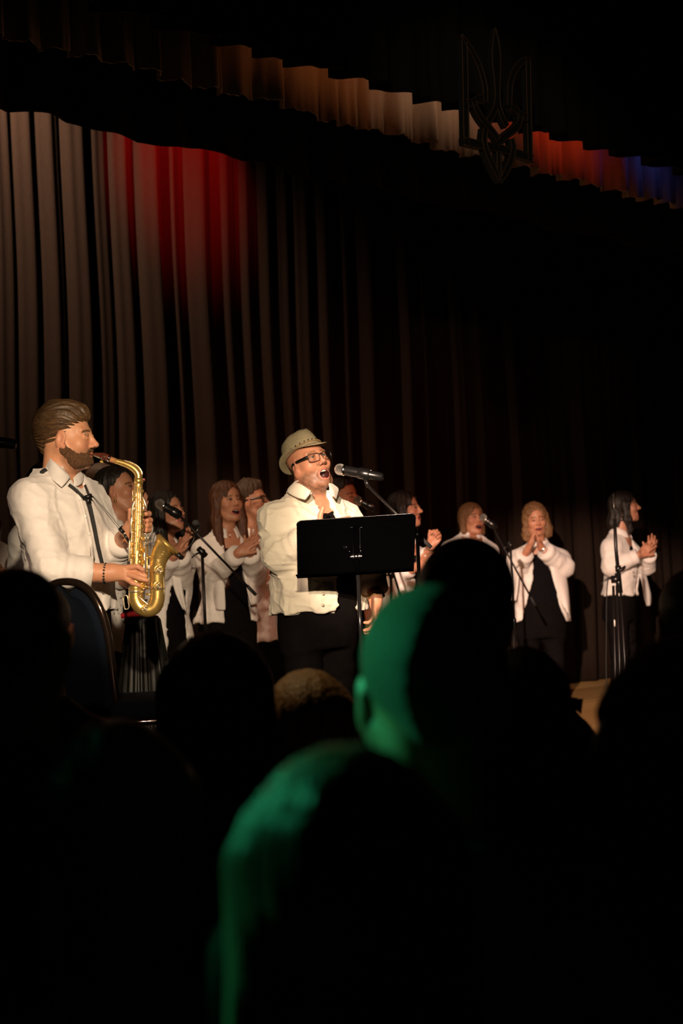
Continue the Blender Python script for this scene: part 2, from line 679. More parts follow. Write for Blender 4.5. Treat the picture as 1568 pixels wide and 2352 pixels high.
def head_geo(c, R, s, neckb, h=0.004, skin=SKIN_DIM, mo=0.0, female=False, stubble=0.0, brow=(0.05, 0.025, 0.012),
             lip=(0.42, 0.12, 0.09), neck_r=0.056, jaw=1.0, closed=False, iris=(0.10, 0.13, 0.12), fat=0.0, teeth=True,
             brow_up=0.0, eye=0.0064, stub_col=(0.10, 0.06, 0.035)):
    jd = 0.017 * mo
    fw = 0.93 if female else 1.0
    mz = -0.066 - 0.35 * jd
    P = []

    def u(sh, k):
        P.append(('u', sh, k))

    def sb(sh, k):
        P.append(('s', sh, k))

    u(Ell((0, -0.015, 0.035), (0.076, 0.097, 0.082)), 0)
    u(Ell((0, 0.028, -0.028), (0.061 * jaw, 0.064, 0.086)), 0.03)
    u(Ell((0, 0.042, -0.080 - jd), (0.048 * jaw * fw, 0.043, 0.034)), 0.03)
    for sx in (-1, 1):
        u(Cone((sx * 0.062 * jaw, -0.004, -0.045), (sx * 0.036 * jaw, 0.048, -0.094 - jd), 0.014, 0.013), 0.03)
    u(Ell((0, 0.074, -0.098 - jd), (0.021 * fw, 0.016, 0.016)), 0.022)
    if fat:
        u(Ell((0, 0.03, -0.115 - jd), (0.05, 0.045, 0.025)), 0.03)
    for sx in (-1, 1):
        u(Ell((sx * 0.043, 0.060, -0.030), (0.021 + fat * 0.004, 0.022, 0.022)), 0.026)
        if not female:
            u(Cone((sx * 0.010, 0.082, 0.019), (sx * 0.046, 0.070, 0.021), 0.010, 0.008), 0.014)
        sb(Ell((sx * 0.032, 0.103, 0.001), (0.018, 0.019, 0.0115)), 0.012)
        u(Ell((sx * 0.0315, 0.0765, 0.0), 0.0128), 0.002)
        lz = 0.002 if closed else eye
        u(Cone((sx * 0.0185, 0.0855, lz - 0.004), (sx * 0.031, 0.0905, lz), 0.003, 0.0035), 0.004)
        u(Cone((sx * 0.031, 0.0905, lz), (sx * 0.045, 0.0815, lz - 0.005), 0.0035, 0.003), 0.004)
        u(Cone((sx * 0.019, 0.0855, -0.0055), (sx * 0.031, 0.0885, -0.0082), 0.003, 0.003), 0.006)
        u(Cone((sx * 0.031, 0.0885, -0.0082), (sx * 0.045, 0.0805, -0.005), 0.003, 0.003), 0.006)
    ns = 0.9 if female else 1.0
    u(Cone((0, 0.086, 0.012), (0, 0.108, -0.027), 0.0078 * ns, 0.0105 * ns), 0.013)
    u(Ell((0, 0.1115, -0.031), (0.0115 * ns, 0.0105, 0.0095)), 0.007)
    for sx in (-1, 1):
        u(Ell((sx * 0.0125 * ns, 0.098, -0.036), (0.0075, 0.011, 0.0075)), 0.006)
        sb(Ell((sx * 0.0065, 0.105, -0.0435), (0.0032, 0.0045, 0.003)), 0.003)
    # lips and mouth
    o = max(mo, 0.0)
    mr = A(0.0215 + 0.003 * o, 0.034, 0.0012 + 0.0165 * o)
    mc = A(0, 0.080, mz - 0.5 * jd)
    if o > 0.05:
        u(Ell(mc + A(0, 0.002, 0), (mr[0] + 0.007, 0.0185, mr[2] + 0.0075)), 0.010)
        sb(Ell(mc + A(0, 0.004, 0), mr), 0.003)
        if teeth:
            u(Cone((-0.013, 0.0835, mz - 0.5 * jd + mr[2] * 0.75), (0.013, 0.0835, mz - 0.5 * jd + mr[2] * 0.75), 0.0042, 0.0042), 0.0)
            u(Ell((0, 0.068, mz - 0.5 * jd - mr[2] * 0.8), (0.015, 0.018, 0.006)), 0.0)
    else:
        u(Cone((-0.019, 0.0835, mz), (0, 0.0925, mz + 0.0035), 0.004, 0.0052), 0.007)
        u(Cone((0.019, 0.0835, mz), (0, 0.0925, mz + 0.0035), 0.004, 0.0052), 0.007)
        u(Cone((-0.017, 0.0825, mz - 0.006), (0.017, 0.0825, mz - 0.006), 0.004, 0.004), 0.006)
        u(Ell((0, 0.088, mz - 0.007), (0.014, 0.008, 0.006)), 0.005)
        sb(Cone((-0.021, 0.0930, mz - 0.0015), (0.021, 0.0930, mz - 0.0015), 0.0022, 0.0022), 0.003)
    # ears
    for sx in (-1, 1):
        Re = frame((sx * 0.18, 0.98, -0.25), (0, 0.2, 1))
        u(Ell((sx * 0.0785, 0.002, -0.010), (0.0085, 0.020, 0.032), Re), 0.006)
        sb(Ell((sx * 0.0885, 0.006, -0.007), (0.0065, 0.011, 0.019), Re), 0.005)
        u(Ell((sx * 0.075, 0.010, -0.036), (0.007, 0.009, 0.011)), 0.006)
    nb = R.T @ ((np.asarray(neckb) - c) / s)
    u(Cone((0, -0.024, -0.060), nb, neck_r * 0.97, neck_r * 1.08), 0.028)
    if not female:
        u(Ell((0, 0.020 + nb[1] * 0.35, -0.13), (0.012, 0.012, 0.014)), 0.02)

    def colf(V):
        n = len(V)
        col = np.tile(np.array(skin), (n, 1))
        x, y, z = V[:, 0], V[:, 1], V[:, 2]
        ax = np.abs(x)
        # blush on cheeks, nose tip and ears
        bl = np.exp(-(((ax - 0.045) / 0.022) ** 2 + ((z + 0.032) / 0.02) ** 2)) * (y > 0.03) * 0.35
        bl += np.exp(-((x / 0.014) ** 2 + ((z + 0.032) / 0.014) ** 2)) * (y > 0.09) * 0.45
        bl += (ax > 0.074) * (np.abs(y) < 0.03) * 0.3
        col = mixc(col, (0.55, 0.19, 0.13), bl)
        if stubble:
            w = np.clip((-0.045 - z - 0.35 * np.clip(0.03 - y, 0, 1)) / 0.02, 0, 1) * np.clip((y + 0.012) / 0.02, 0, 1)
            w *= np.clip((z + 0.155 + jd) / 0.02, 0, 1)
            mstz = np.exp(-((z - mz - 0.014 - mr[2] * o) / 0.007) ** 2) * (ax < 0.026) * (y > 0.07)
            w = np.maximum(w, mstz)
            w *= 0.85 + 0.25 * wob(V, 170, 3)
            col = mixc(col, stub_col, w * stubble)
        # brows
        bz = 0.0205 + brow_up - 0.28 * np.clip(ax - 0.030, 0, 1)
        w = np.clip(1.8 - np.abs(z - bz) / 0.0032, 0, 1) * (ax > 0.011) * (ax < 0.050) * (y > 0.055)
        col = mixc(col, brow, w * 0.9)
        # eyes
        for sx in (-1, 1):
            q = V - A(sx * 0.0315, 0.0765, 0.0)
            r = np.linalg.norm(q, axis=1)
            on = (np.abs(r - 0.0128) < 0.0011) & (q[:, 1] > 0.004)
            if h >= 0.0035:
                ew = np.clip(1.7 - np.hypot(q[:, 0] / 0.0135, (q[:, 2] + (0.003 if closed else 0.0)) / (0.0035 if closed else 0.0065)), 0, 1) * (q[:, 1] > 0.0)
                col = mixc(col, (0.035, 0.018, 0.012), ew * 0.92)
            elif closed:
                lash = (np.abs(q[:, 2] + 0.003) < 0.0028) & (np.abs(q[:, 0]) < 0.014) & (q[:, 1] > 0.006)
                col[lash] = (0.05, 0.025, 0.02)
            else:
                col[on] = (0.36, 0.31, 0.28)
                rr = np.hypot(q[:, 0] - 0.001, q[:, 2])
                col[on & (rr < 0.0062)] = iris
                col[on & (rr < 0.0030)] = (0.01, 0.01, 0.01)
                lash = (np.abs(q[:, 2] - 0.0062 + 18 * q[:, 0] ** 2) < 0.0022) & (np.abs(q[:, 0]) < 0.015) & (q[:, 1] > 0.004)
                col = mixc(col, (0.06, 0.03, 0.02), lash * (0.9 if female else 0.6))
        # lips, teeth, inside of the mouth
        if o > 0.05:
            e = Ell(mc + A(0, 0.004, 0), mr)
            d = e(V)
            front = (y > 0.055)
            wl = np.clip((0.0075 - d) / 0.002, 0, 1) * front * (d > 0.0008)
            col = mixc(col, lip, wl * 0.85)
            ins = (d < 0.0012) & (y < 0.0975) & (y > 0.03) & (np.abs(z - mc[2]) < mr[2] + 0.004)
            col[ins] = (0.035, 0.008, 0.006)
            if teeth:
                t = Cone((-0.013, 0.0835, mz - 0.5 * jd + mr[2] * 0.75), (0.013, 0.0835, mz - 0.5 * jd + mr[2] * 0.75), 0.0042, 0.0042)(V)
                col[(np.abs(t) < 0.0008) & ins] = (0.62, 0.55, 0.48)
                t = Ell((0, 0.068, mz - 0.5 * jd - mr[2] * 0.8), (0.015, 0.018, 0.006))(V)
                col[(np.abs(t) < 0.001) & ins] = (0.30, 0.07, 0.06)
        else:
            w = np.clip(1.5 - np.hypot((z - mz + 0.001) / 0.0075, x / 0.024), 0, 1) * (y > 0.074)
            col = mixc(col, lip, w * 0.8)
            col = mixc(col, (0.12, 0.03, 0.025), (np.abs(z - mz + 0.0015) < 0.0022) * (ax < 0.021) * (y > 0.075) * 0.8)
        return col

    g = sculpt(P, h / s, colf=colf)
    return to_view(g, c, R, s)


def hair_geo(c, R, s, prims, h=0.005, disp=None):
    g = sculpt(prims, h / s, disp=disp)
    return to_view(g, c, R, s)


def hand_prims(wrist, d, n, side=1, size=1.0, curl=(20, 25, 30, 35), bend=(0, 0, 0, 0), thumb=(0.75, 0.65, 0.15), spread=0.12, k=0.006):
    """palm + four fingers + thumb. d finger direction, n palm-side normal, side: thumb on +/- of d x n"""
    d, n = nrm(d), nrm(n)
    n = nrm(n - d * np.dot(n, d))
    t = np.cross(d, n) * side
    w = np.asarray(wrist, float)
    z = size
    Rm = np.stack([t, d, n], axis=1)
    pr = [('u', Ell(w + d * 0.052 * z, A(0.041, 0.058, 0.0155) * z, Rm), 0.012), ('u', Cone(w, w + d * 0.03 * z, 0.026 * z, 0.026 * z), 0.015),
          ('u', Ell(w + d * 0.035 * z + t * 0.026 * z + n * 0.008 * z, A(0.02, 0.032, 0.017) * z, Rm), 0.01)]
    L = (0.074, 0.082, 0.076, 0.060)
    offs = (0.029, 0.0097, -0.0097, -0.028)
    for i in range(4):
        p = w + d * (0.092 - 0.010 * abs(i - 1.3) ** 1.3) * z + t * offs[i] * z
        fd = nrm(d + t * spread * (1.2 - i) * 0.8)
        ang = math.radians(bend[i])
        cu = math.radians(curl[i])
        r = (0.0093, 0.0095, 0.0092, 0.0080)[i] * z
        pr.append(('u', Cone(p - fd * 0.02 * z, p, r * 1.05, r * 1.05), 0.008))
        for q, fr in enumerate((0.45, 0.30, 0.25)):
            ang += cu if q else cu * 0.7
            dirv = fd * math.cos(ang) + n * math.sin(ang)
            p2 = p + dirv * L[i] * fr * z
            pr.append(('u', Cone(p, p2, r, r * 0.92), 0.004))
            r *= 0.93
            p = p2
    p = w + d * 0.030 * z + t * 0.034 * z + n * 0.006 * z
    td = nrm(d * thumb[0] + t * thumb[1] + n * thumb[2])
    p2 = p + td * 0.036 * z
    p3 = p2 + nrm(td + d * 0.35) * 0.030 * z
    pr.append(('u', Cone(p - td * 0.015 * z, p2, 0.0125 * z, 0.0105 * z), 0.01))
    pr.append(('u', Cone(p2, p3, 0.0103 * z, 0.0085 * z), 0.004))
    return pr


def skin_col(skin):
    def f(V):
        c = np.tile(np.array(skin), (len(V), 1))
        return mixc(c, (0.52, 0.19, 0.13), 0.18 + 0.2 * wob(V, 60, 2))
    return f


def chain(pts, radii, k=0.03, fold=0.0, nf=4, ph=0.0):
    return [('u', Cone(pts[i], pts[i + 1], radii[i], radii[i + 1], fold, nf, ph + i), k) for i in range(len(pts) - 1)]


# --- hair shapes, in head-local units --------------------------------------
def ridge(n=34, amp=0.0022, seed=1):
    def f(V):
        a = np.arctan2(V[:, 0], -V[:, 1] + 0.02)
        return amp * np.sin(a * n + 3.0 * wob(V, 18, seed)) + amp * 0.8 * np.sin(a * n * 0.37 + 1 + seed)
    return f


def hair_cap(front=0.085, fz=0.080, puff=1.0):
    return [('u', Ell((0, -0.020, 0.042), A(0.084, 0.104, 0.088) * puff), 0)]


def hair_long(length=0.32, wid=1.0, part=0.0, back=0.02, flow=0.0, open_w=0.052, open_c=0.0):
    """cap + side curtains that fall to `length` below the eyes, face left open"""
    pr = [('u', Ell((0, -0.018, 0.040), A(0.086, 0.106, 0.090)), 0)]
    for sx in (-1, 1):
        x0 = 0.070 * wid
        pr += [('u', Cone((sx * x0, 0.006, 0.01), (sx * x0 * 1.12, 0.004, -0.11), 0.030, 0.031), 0.03),
               ('u', Cone((sx * x0 * 1.12, 0.004, -0.11), (sx * (x0 * 1.05), 0.012 + flow, -length), 0.031, 0.020), 0.02)]
    pr += [('u', Cone((0, -0.055, 0.0), (0, -0.060 - back, -0.12), 0.070, 0.062), 0.03),
           ('u', Cone((0, -0.060 - back, -0.12), (0, -0.055 - back, -length * 0.92), 0.062, 0.045), 0.03)]
    pr += [('s', Ell((open_c, 0.104, -0.010), (open_w, 0.080, 0.094)), 0.008),
           ('s', Cone((open_c, 0.09, -0.07), (open_c, 0.10, -length - 0.1), 0.05, 0.05), 0.02)]
    return pr


def hair_bob(length=0.105, vol=1.0, open_w=0.054, open_c=0.0):
    pr = [('u', Ell((0, -0.018, 0.040), A(0.085, 0.105, 0.088) * vol), 0)]
    for sx in (-1, 1):
        pr += [('u', Cone((sx * 0.070 * vol, 0.005, 0.01), (sx * 0.078 * vol, 0.004, -length), 0.030, 0.024), 0.03)]
    pr += [('u', Cone((0, -0.055, 0.0), (0, -0.066, -length * 0.9), 0.072, 0.052), 0.03)]
    pr += [('s', Ell((open_c, 0.106, -0.010), (open_w, 0.080, 0.092)), 0.008),
           ('s', Cone((open_c, 0.08, -0.08), (open_c, 0.085, -0.3), 0.05, 0.06), 0.02)]
    return pr


def hair_short(slope=0.62, off=0.0, vol=1.0, nape=-0.055):
    """swept-back short cut: cap kept above a sloping hairline"""
    pr = [('u', Ell((0, -0.022, 0.042), A(0.083, 0.104, 0.090) * vol), 0),
          ('u', Cone((0, -0.07, 0.0), (0, -0.072, nape), 0.045, 0.035), 0.03),
          ('s', Half((0, 0.0, off), (0, -slope, 0.785), 0.4), 0.01)]
    return pr


# --- torso profiles (z up from the hips, forward = +y) ----------------------
def tee_secs(f=1.0, fem=True, belly=0.0, L=0.52):
    if fem:
        S = [(-0.14, 0, -0.012, 0.168, 0.118), (-0.04, 0, -0.008, 0.172, 0.122), (0.12, 0, 0.004, 0.140, 0.104), (0.28, 0, 0.014, 0.150, 0.120),
             (0.38, 0, 0.004, 0.158, 0.108), (0.45, 0, -0.006, 0.150, 0.088), (0.50, 0, -0.014, 0.105, 0.072), (0.54, 0, -0.016, 0.058, 0.056)]
    else:
        S = [(-0.14, 0, -0.005, 0.170, 0.120), (-0.02, 0, 0.0, 0.172, 0.125), (0.14, 0, 0.010, 0.168, 0.125), (0.30, 0, 0.008, 0.180, 0.128),
             (0.42, 0, -0.004, 0.185, 0.112), (0.49, 0, -0.012, 0.165, 0.088), (0.535, 0, -0.016, 0.105, 0.070), (0.57, 0, -0.018, 0.062, 0.058)]
    k = L / 0.52
    return [(z * k, x, y + (belly * math.exp(-((z - 0.08) / 0.13) ** 2)) * 0.6, a * f + belly * 0.5 * math.exp(-((z - 0.08) / 0.14) ** 2),
             b * f + belly * math.exp(-((z - 0.08) / 0.13) ** 2)) for z, x, y, a, b in S]


def grow(secs, g, hem=0.0, hemz=None, top=0.0):
    out = []
    zmin = secs[0][0]
    for z, x, y, a, b in secs:
        w = hem * max(0.0, 1 - (z - zmin) / 0.3)
        out.append((z, x, y, a + g + w, b + g + w))
    return out


def crease(V, amp, seed=0.0):
    Q = V * A(1.0, 1.0, 0.62)
    a = np.abs(wob(Q, 26, seed)) - 0.35
    b = np.abs(wob(V * A(0.8, 1, 1.2), 58, seed + 4)) - 0.35
    D1 = np.stack([V[:, 0] * 0.9 + V[:, 2] * 0.45, V[:, 1], V[:, 2] * 0.55 - V[:, 0] * 0.2], axis=1)
    r1 = np.clip(1 - np.abs(wob(D1, 24, seed + 2)) * 2.2, 0, 1) ** 2
    D2 = np.stack([V[:, 0] * 0.35 - V[:, 2] * 0.8, V[:, 1] * 0.8, V[:, 2] * 0.9 + V[:, 0] * 0.4], axis=1)
    r2 = np.clip(1 - np.abs(wob(D2, 30, seed + 6)) * 2.6, 0, 1) ** 2
    return amp * (-a) * 0.5 - amp * 0.25 * b + amp * 0.3 * wob(V, 13, seed + 9) - amp * 0.85 * r1 - amp * 0.7 * r2


def surf(V, px, py, off=0.003, rad=5.0):
    """nearest surface point of a vertex cloud behind a photo pixel, lifted towards the camera"""
    q = V - A(0, 0, CAMH)
    z = q @ F0
    ux = 784 + FPX * (q @ RR) / z
    uy = 1176 - FPX * (q @ UU) / z
    r = np.hypot(ux - px, uy - py)
    ok = r < rad
    while not ok.any():
        rad *= 1.5
        ok = r < rad
    dd = V[ok][:, 1].min()
    return W(px, py, dd - off)


class Pose:
    pass


def person(name, label, cat='person', d=9.0, head=(0, 0), hh=0.232, yaw=60, pitch=0, roll=0, tyaw=None, neck=None, hips=None,
           fem=True, f=1.0, belly=0.0, rarm=None, larm=None, hands=None, hair=None, hairm=None, hair_disp=None, hd=None, floor=0.0, shirt='open',
           opening=None, tails=(), skin=SKIN_DIM, shirtm=None, trous=True, h_head=0.0044, h_cloth=0.0112, headkw=None, hem=0.03, shemz=-0.14, extra=None,
           teem=None, hipdd=0.0, collar=True, cuff=0.05, sleeve=(0.062, 0.056, 0.046), legs=True, hair_h=0.0058, legspread=0.0, wrinkle=0.005, neckline=1.0, puff=0.020):
    """a standing chorister. Pixel positions come from the photograph; depth d from where the feet stand."""
    P = Pose()
    hc = W(head[0], head[1], d)
    s = hh / 0.232
    R = tilt(frame(face_dir(yaw, pitch)), roll)
    tyaw = yaw if tyaw is None else tyaw
    nk = W(neck[0], neck[1], d) if neck else hc + A(0, 0, -0.20) - 0.03 * face_dir(tyaw)
    hp = W(hips[0], hips[1], d + hipdd) if hips else nk + A(0, 0, -0.54)
    Rt = frame(face_dir(tyaw), nk - hp)
    upv = nrm(nk - hp)
    # make "up" follow the spine
    fw = nrm(face_dir(tyaw) - upv * np.dot(face_dir(tyaw), upv))
    Rt = np.stack([np.cross(fw, upv), fw, upv], axis=1)
    L = np.linalg.norm(nk - hp) * 0.97
    base = A(hp[0], hp[1], floor)
    T = Thing(name, label, cat, base)
    secs = tee_secs(f, fem, belly, L)
    k = L / 0.52
    shw = (0.150 if fem else 0.178) * f
    shz = (0.420 if fem else 0.442) * k
    sh = {1: hp + Rt @ A(shw, -0.012, shz), -1: hp + Rt @ A(-shw, -0.012, shz)}
    arms = {}
    for sd, arm in ((1, rarm), (-1, larm)):
        if arm is None:
            e = sh[sd] + Rt @ A(sd * 0.05, -0.03, -0.27)
            w = e + Rt @ A(-sd * 0.01, 0.07, -0.23)
        else:
            e = W(arm[0][0], arm[0][1], d + arm[0][2])
            w = W(arm[1][0], arm[1][1], d + arm[1][2])
        arms[sd] = (sh[sd], e, w)
    kw = dict(skin=skin, female=fem, h=h_head)
    kw.update(headkw or {})
    hg = head_geo(hc, R, s, nk - upv * 0.02, **kw)
    # hands
    hpieces = []
    for sd in (1, -1):
        a, e, w = arms[sd]
        pr = chain([e, w], [0.043 if fem else 0.048, 0.027 if fem else 0.031], 0.01)
        if hands and callable(hands.get(sd)):
            pr += hands[sd](w)
        elif hands and sd in hands:
            hk = dict(hands[sd])
            hk.setdefault('size', 0.95 if fem else 1.05)
            pr += hand_prims(w, **hk)
        else:
            pr += hand_prims(w, nrm(w - e), Rt[:, 0] * -sd, side=1 if sd == 1 else -1, size=0.95 if fem else 1.05)
        hpieces.append(sculpt(pr, 0.0052 if h_head > 0.003 else 0.0036, colf=skin_col(skin), clip=None))
    inner = [('u', Loft(hp, Rt, [(z, x, y, a * 0.9, b * 0.9) for z, x, y, a, b in secs]), 0), ('u', Ell(nk - upv * 0.05 + fw * 0.012, A(0.10, 0.072, 0.07), Rt), 0.05)]
    for sd in (1, -1):
        a, e, w = arms[sd]
        inner += chain([a, e], [0.05, 0.042], 0.04)
    hipj = {sd: hp + Rt @ A(sd * 0.085 * f, 0, -0.06) for sd in (1, -1)}
    ank = {}
    for sd in (1, -1):
        ank[sd] = A(hipj[sd][0], hipj[sd][1], floor + 0.08) + (Rt @ A(sd * (0.01 + legspread), 0.0, 0)) * A(1, 1, 0)
        kn = (hipj[sd] + ank[sd]) / 2 + fw * 0.012
        if legs:
            inner += chain([hipj[sd], kn, ank[sd]], [0.075 * f, 0.05, 0.036], 0.03)
    bg = sculpt(inner, 0.024, colf=skin_col(skin))
    T.part('body', joinsc(hg, hpieces[0], hpieces[1], bg), M_SKIN)
    # black top with a scooped neck
    tee = [('u', Loft(hp, Rt, secs, wr=0.003, wf=20), 0), ('s', Ell(nk + fw * 0.055 * neckline - upv * 0.005, A(0.075, 0.085 * neckline, 0.062 * neckline), Rt), 0.01)]
    if shirt != 'closed':
        for sd in (1, -1):
            a, e, w = arms[sd]
            tee += [('u', Cone(a, a + (e - a) * 0.45, 0.066, 0.058), 0.03)]
        T.part('top', sculpt(tee, max(h_cloth, 0.011)), teem or M_BLACK)
    if trous and legs:
        tr = [('u', Loft(hp, Rt, [(z, x, y, a + 0.006, b + 0.006) for z, x, y, a, b in secs if z < 0.2 * k]), 0)]
        for sd in (1, -1):
            kn = (hipj[sd] + ank[sd]) / 2 + fw * 0.012
            tr += chain([hipj[sd], kn, ank[sd]], [0.092 * f, 0.072, 0.066], 0.03, 0.004, 5, sd)
        T.part('trousers', sculpt(tr, 0.017), M_TROUSER)
        for sd in (1, -1):
            a0 = ank[sd] * A(1, 1, 0) + A(0, 0, floor + 0.036)
            ff = nrm(fw * A(1, 1, 0))
            T.part('shoe', sculpt([('u', Cone(a0 - ff * 0.03, a0 + ff * 0.14, 0.036, 0.028), 0), ('u', Cone(a0, a0 + A(0, 0, 0.05), 0.034, 0.036), 0.02),
                                   ('i', Half((0, 0, floor + 0.002), (0, 0, -1), 9), 0.0)], 0.013), M_PLASTIC)
    # shirt
    sm = shirtm or M_SHIRT
    if shirt:
        ss = grow(secs, puff, hem)
        sa = np.array(sorted(ss))
        hz = max(shemz, sa[0, 0])
        ss = [q for q in ss if q[0] > hz + 0.01] + [(hz,) + tuple(np.interp(hz, sa[:, 0], sa[:, i]) + (0.004 if i > 2 else 0) for i in range(1, 5))]
        if shemz < hz:
            ss.append((shemz, ss[-1][1], ss[-1][2], ss[-1][3] + 0.01, ss[-1][4] + 0.01))
        pr = [('u', Loft(hp, Rt, ss, wr=0.005, wf=13, seed=d, fold=lambda q: 0.006 * np.sin(np.arctan2(q[..., 0], q[..., 1]) * 9) * np.clip(0.25 - q[..., 2], 0, 0.3) * 3), 0)]
        if shirt == 'open':
            inn = [(z - 0.25 if i == 0 else z, x, y, a + 0.006 + hem * 0.8 * max(0, 1 - (z - secs[0][0]) / 0.3), b + 0.006 + hem * 0.8 * max(0, 1 - (z - secs[0][0]) / 0.3))
                   for i, (z, x, y, a, b) in enumerate(secs)]
            pr.append(('s', Loft(hp, Rt, inn), 0.004))
            op = np.array(sorted(opening or [(-0.3, -0.10, 0.10), (0.1, -0.07, 0.07), (0.40, -0.05, 0.05), (0.6, -0.07, 0.07)]))

            def fo(Q):
                q = (Q - hp) @ Rt
                xl, xr = np.interp(q[..., 2], op[:, 0], op[:, 1]), np.interp(q[..., 2], op[:, 0], op[:, 2])
                return np.maximum(np.maximum(xl - q[..., 0], q[..., 0] - xr), -q[..., 1])
            pr.append(('s', Fn(fo, hp - 0.6, hp + 0.75), 0.004))
        else:
            pr.append(('s', Ell(nk + fw * 0.06 + upv * 0.01, A(0.05, 0.07, 0.075), Rt), 0.01))
        pr.append(('s', Cone(nk - upv * 0.02, nk + upv * 0.2, 0.058, 0.075), 0.006))
        cuffs = []
        for sd in (1, -1):
            a, e, w = arms[sd]
            w2 = w + (e - w) * (cuff / max(np.linalg.norm(e - w), 0.01))
            cuffs.append(w2)
            pr += [('u', Cone(nk - upv * 0.035, a + upv * 0.004, 0.050, sleeve[0] * 0.86), 0.05)]
            pr += chain([a, e], sleeve[:2], 0.045, 0.0025, 3, sd + d)
            pr += chain([e, w2], [sleeve[1], sleeve[2]], 0.02, 0.003, 3, sd + d + 2)
            pr.append(('s', Cone(w2 + (w - e) * 0.05, w2 + nrm(w - e) * 0.12, sleeve[2] * 0.80, sleeve[2] * 1.0), 0.004))
        def cmask(V):
            return np.min([np.clip(np.linalg.norm(V - c, axis=1) / 0.07 - 0.75, 0.08, 1) for c in cuffs], axis=0)
        so = T.part('shirt', sculpt(pr, h_cloth, disp=lambda V: crease(V, wrinkle, d) * cmask(V)), sm)
        P.shirtV = np.array([v.co for v in so.data.vertices]) + base
        for sd in (1, -1):
            a, e, w = arms[sd]
            ca = nrm(w - e)
            c0 = w + (e - w) * (cuff / max(np.linalg.norm(e - w), 0.01)) - ca * 0.035
            rc = sleeve[2] * 1.03
            T.part('cuff', tube([c0 + ca * q for q in (0.0, 0.004, 0.035, 0.066, 0.069, 0.066, 0.02)], [rc * q for q in (0.90, 1.0, 1.01, 1.0, 0.96, 0.92, 0.86)], 28, 1, False), sm, so)
        for tl in tails:
            rows = [[W(x, y, d + dd) for x, y, dd in row] for row in tl]
            T.part('shirt_tail', sheet(rows, 0.006, 5, 5, ripple=lambda i, j: 0.006 * np.sin(j * 9 + i * 3)), sm)
        if collar:
            ct = nk + upv * 0.045
            for sd in (1, -1):
                rows = []
                for a0 in (-0.2, 0.6, 1.5, 2.2, 2.75):
                    sn, cs = math.sin(a0) * sd, -math.cos(a0)
                    p0 = ct + Rt @ A(sn * 0.062, cs * 0.062, 0.004 - 0.030 * (cs > 0) * cs)
                    p1 = ct + Rt @ A(sn * 0.088, cs * 0.094, -0.040 - 0.045 * max(cs, 0))
                    rows.append([p0, (p0 + p1) / 2 + upv * 0.006, p1])
                T.part('collar', sheet(rows, 0.004, 3, 3), sm)
    if hair is not None:
        T.part('hair', hair_geo(hc, R, s, hair, h=hair_h, disp=hair_disp or ridge(30, 0.0025, int(d * 10) % 7)), hairm or M_DARKH)
    P.T, P.hc, P.R, P.s, P.nk, P.hp, P.Rt, P.arms, P.d = T, hc, R, s, nk, hp, Rt, arms, d
    return P


def glasses(P, m, w=1.0, zoff=0.0, rim=0.0016, lens=True, temple=0.0032, z=0.0, rect=True, fwd=0.0):
    """spectacles on a head: rims, bridge, temples, lenses"""
    def L(x, y, zz):
        return P.hc + P.R @ (A(x, y + fwd, zz + z) * P.s)
    T = P.T
    gl = None
    geos = []
    lens_g = []
    for sx in (-1, 1):
        cx = sx * 0.034 * w
        pts = []
        for i in range(25):
            a = i / 24 * 6.2832
            ca, sa = math.cos(a), math.sin(a)
            e = 0.45 if rect else 0.8
            px = math.copysign(abs(ca) ** e, ca) * 0.026 * w
            pz = math.copysign(abs(sa) ** e, sa) * 0.017 * w
            pts.append(L(cx + px, 0.106 - abs(cx + px) * 0.22, pz - 0.003))
        geos.append(tube(pts, rim * P.s, 6, 1, False))
        if lens:
            lens_g.append((np.array(pts[:-1] + [p + P.R[:, 1] * 0.0012 for p in pts[:-1]]),
                           [tuple(range(24)), tuple(range(47, 23, -1))] + [(i, (i + 1) % 24, 24 + (i + 1) % 24, 24 + i) for i in range(24)]))
        geos.append(tube([L(sx * 0.060 * w, 0.093, 0.006), L(sx * 0.074, 0.075, 0.005), L(sx * 0.082, 0.0, 0.004), L(sx * 0.080, -0.02, -0.012)], temple * P.s, 6, 4,
                         flat=(P.R[:, 2], 2.0)))
    geos.append(tube([L(-0.009 * w, 0.104, 0.006), L(0, 0.108, 0.008), L(0.009 * w, 0.104, 0.006)], rim * 1.5 * P.s, 6, 3))
    g = T.part('glasses', join(*geos), m, label='black framed glasses')
    if lens:
        T.part('lens', lens_g[0], M_GLASS, g)
        T.part('lens', lens_g[1], M_GLASS, g)
    return g
# ----------------------------------------------------------------------------
# THE ROOM
# ----------------------------------------------------------------------------
def onY(px, py, Y):
    a = np.array(tw(W(px, py, 1.0))) - A(0, 0, CAMH)
    return A(0, 0, CAMH) + a * (Y / a[1])


def wbox(x0, x1, y0, y1, z0, z1):
    return boxg(A((x0 + x1) / 2, (y0 + y1) / 2, (z0 + z1) / 2), A((x1 - x0) / 2, 0, 0), A(0, (y1 - y0) / 2, 0), A(0, 0, (z1 - z0) / 2))


M_WALL = mat('dark_hall_paint', (0.02, 0.018, 0.018), 0.9, bump=0.1, scale=20)
M_CARPET = mat('dark_hall_carpet', (0.02, 0.018, 0.018), 0.95, bump=0.4, scale=200)


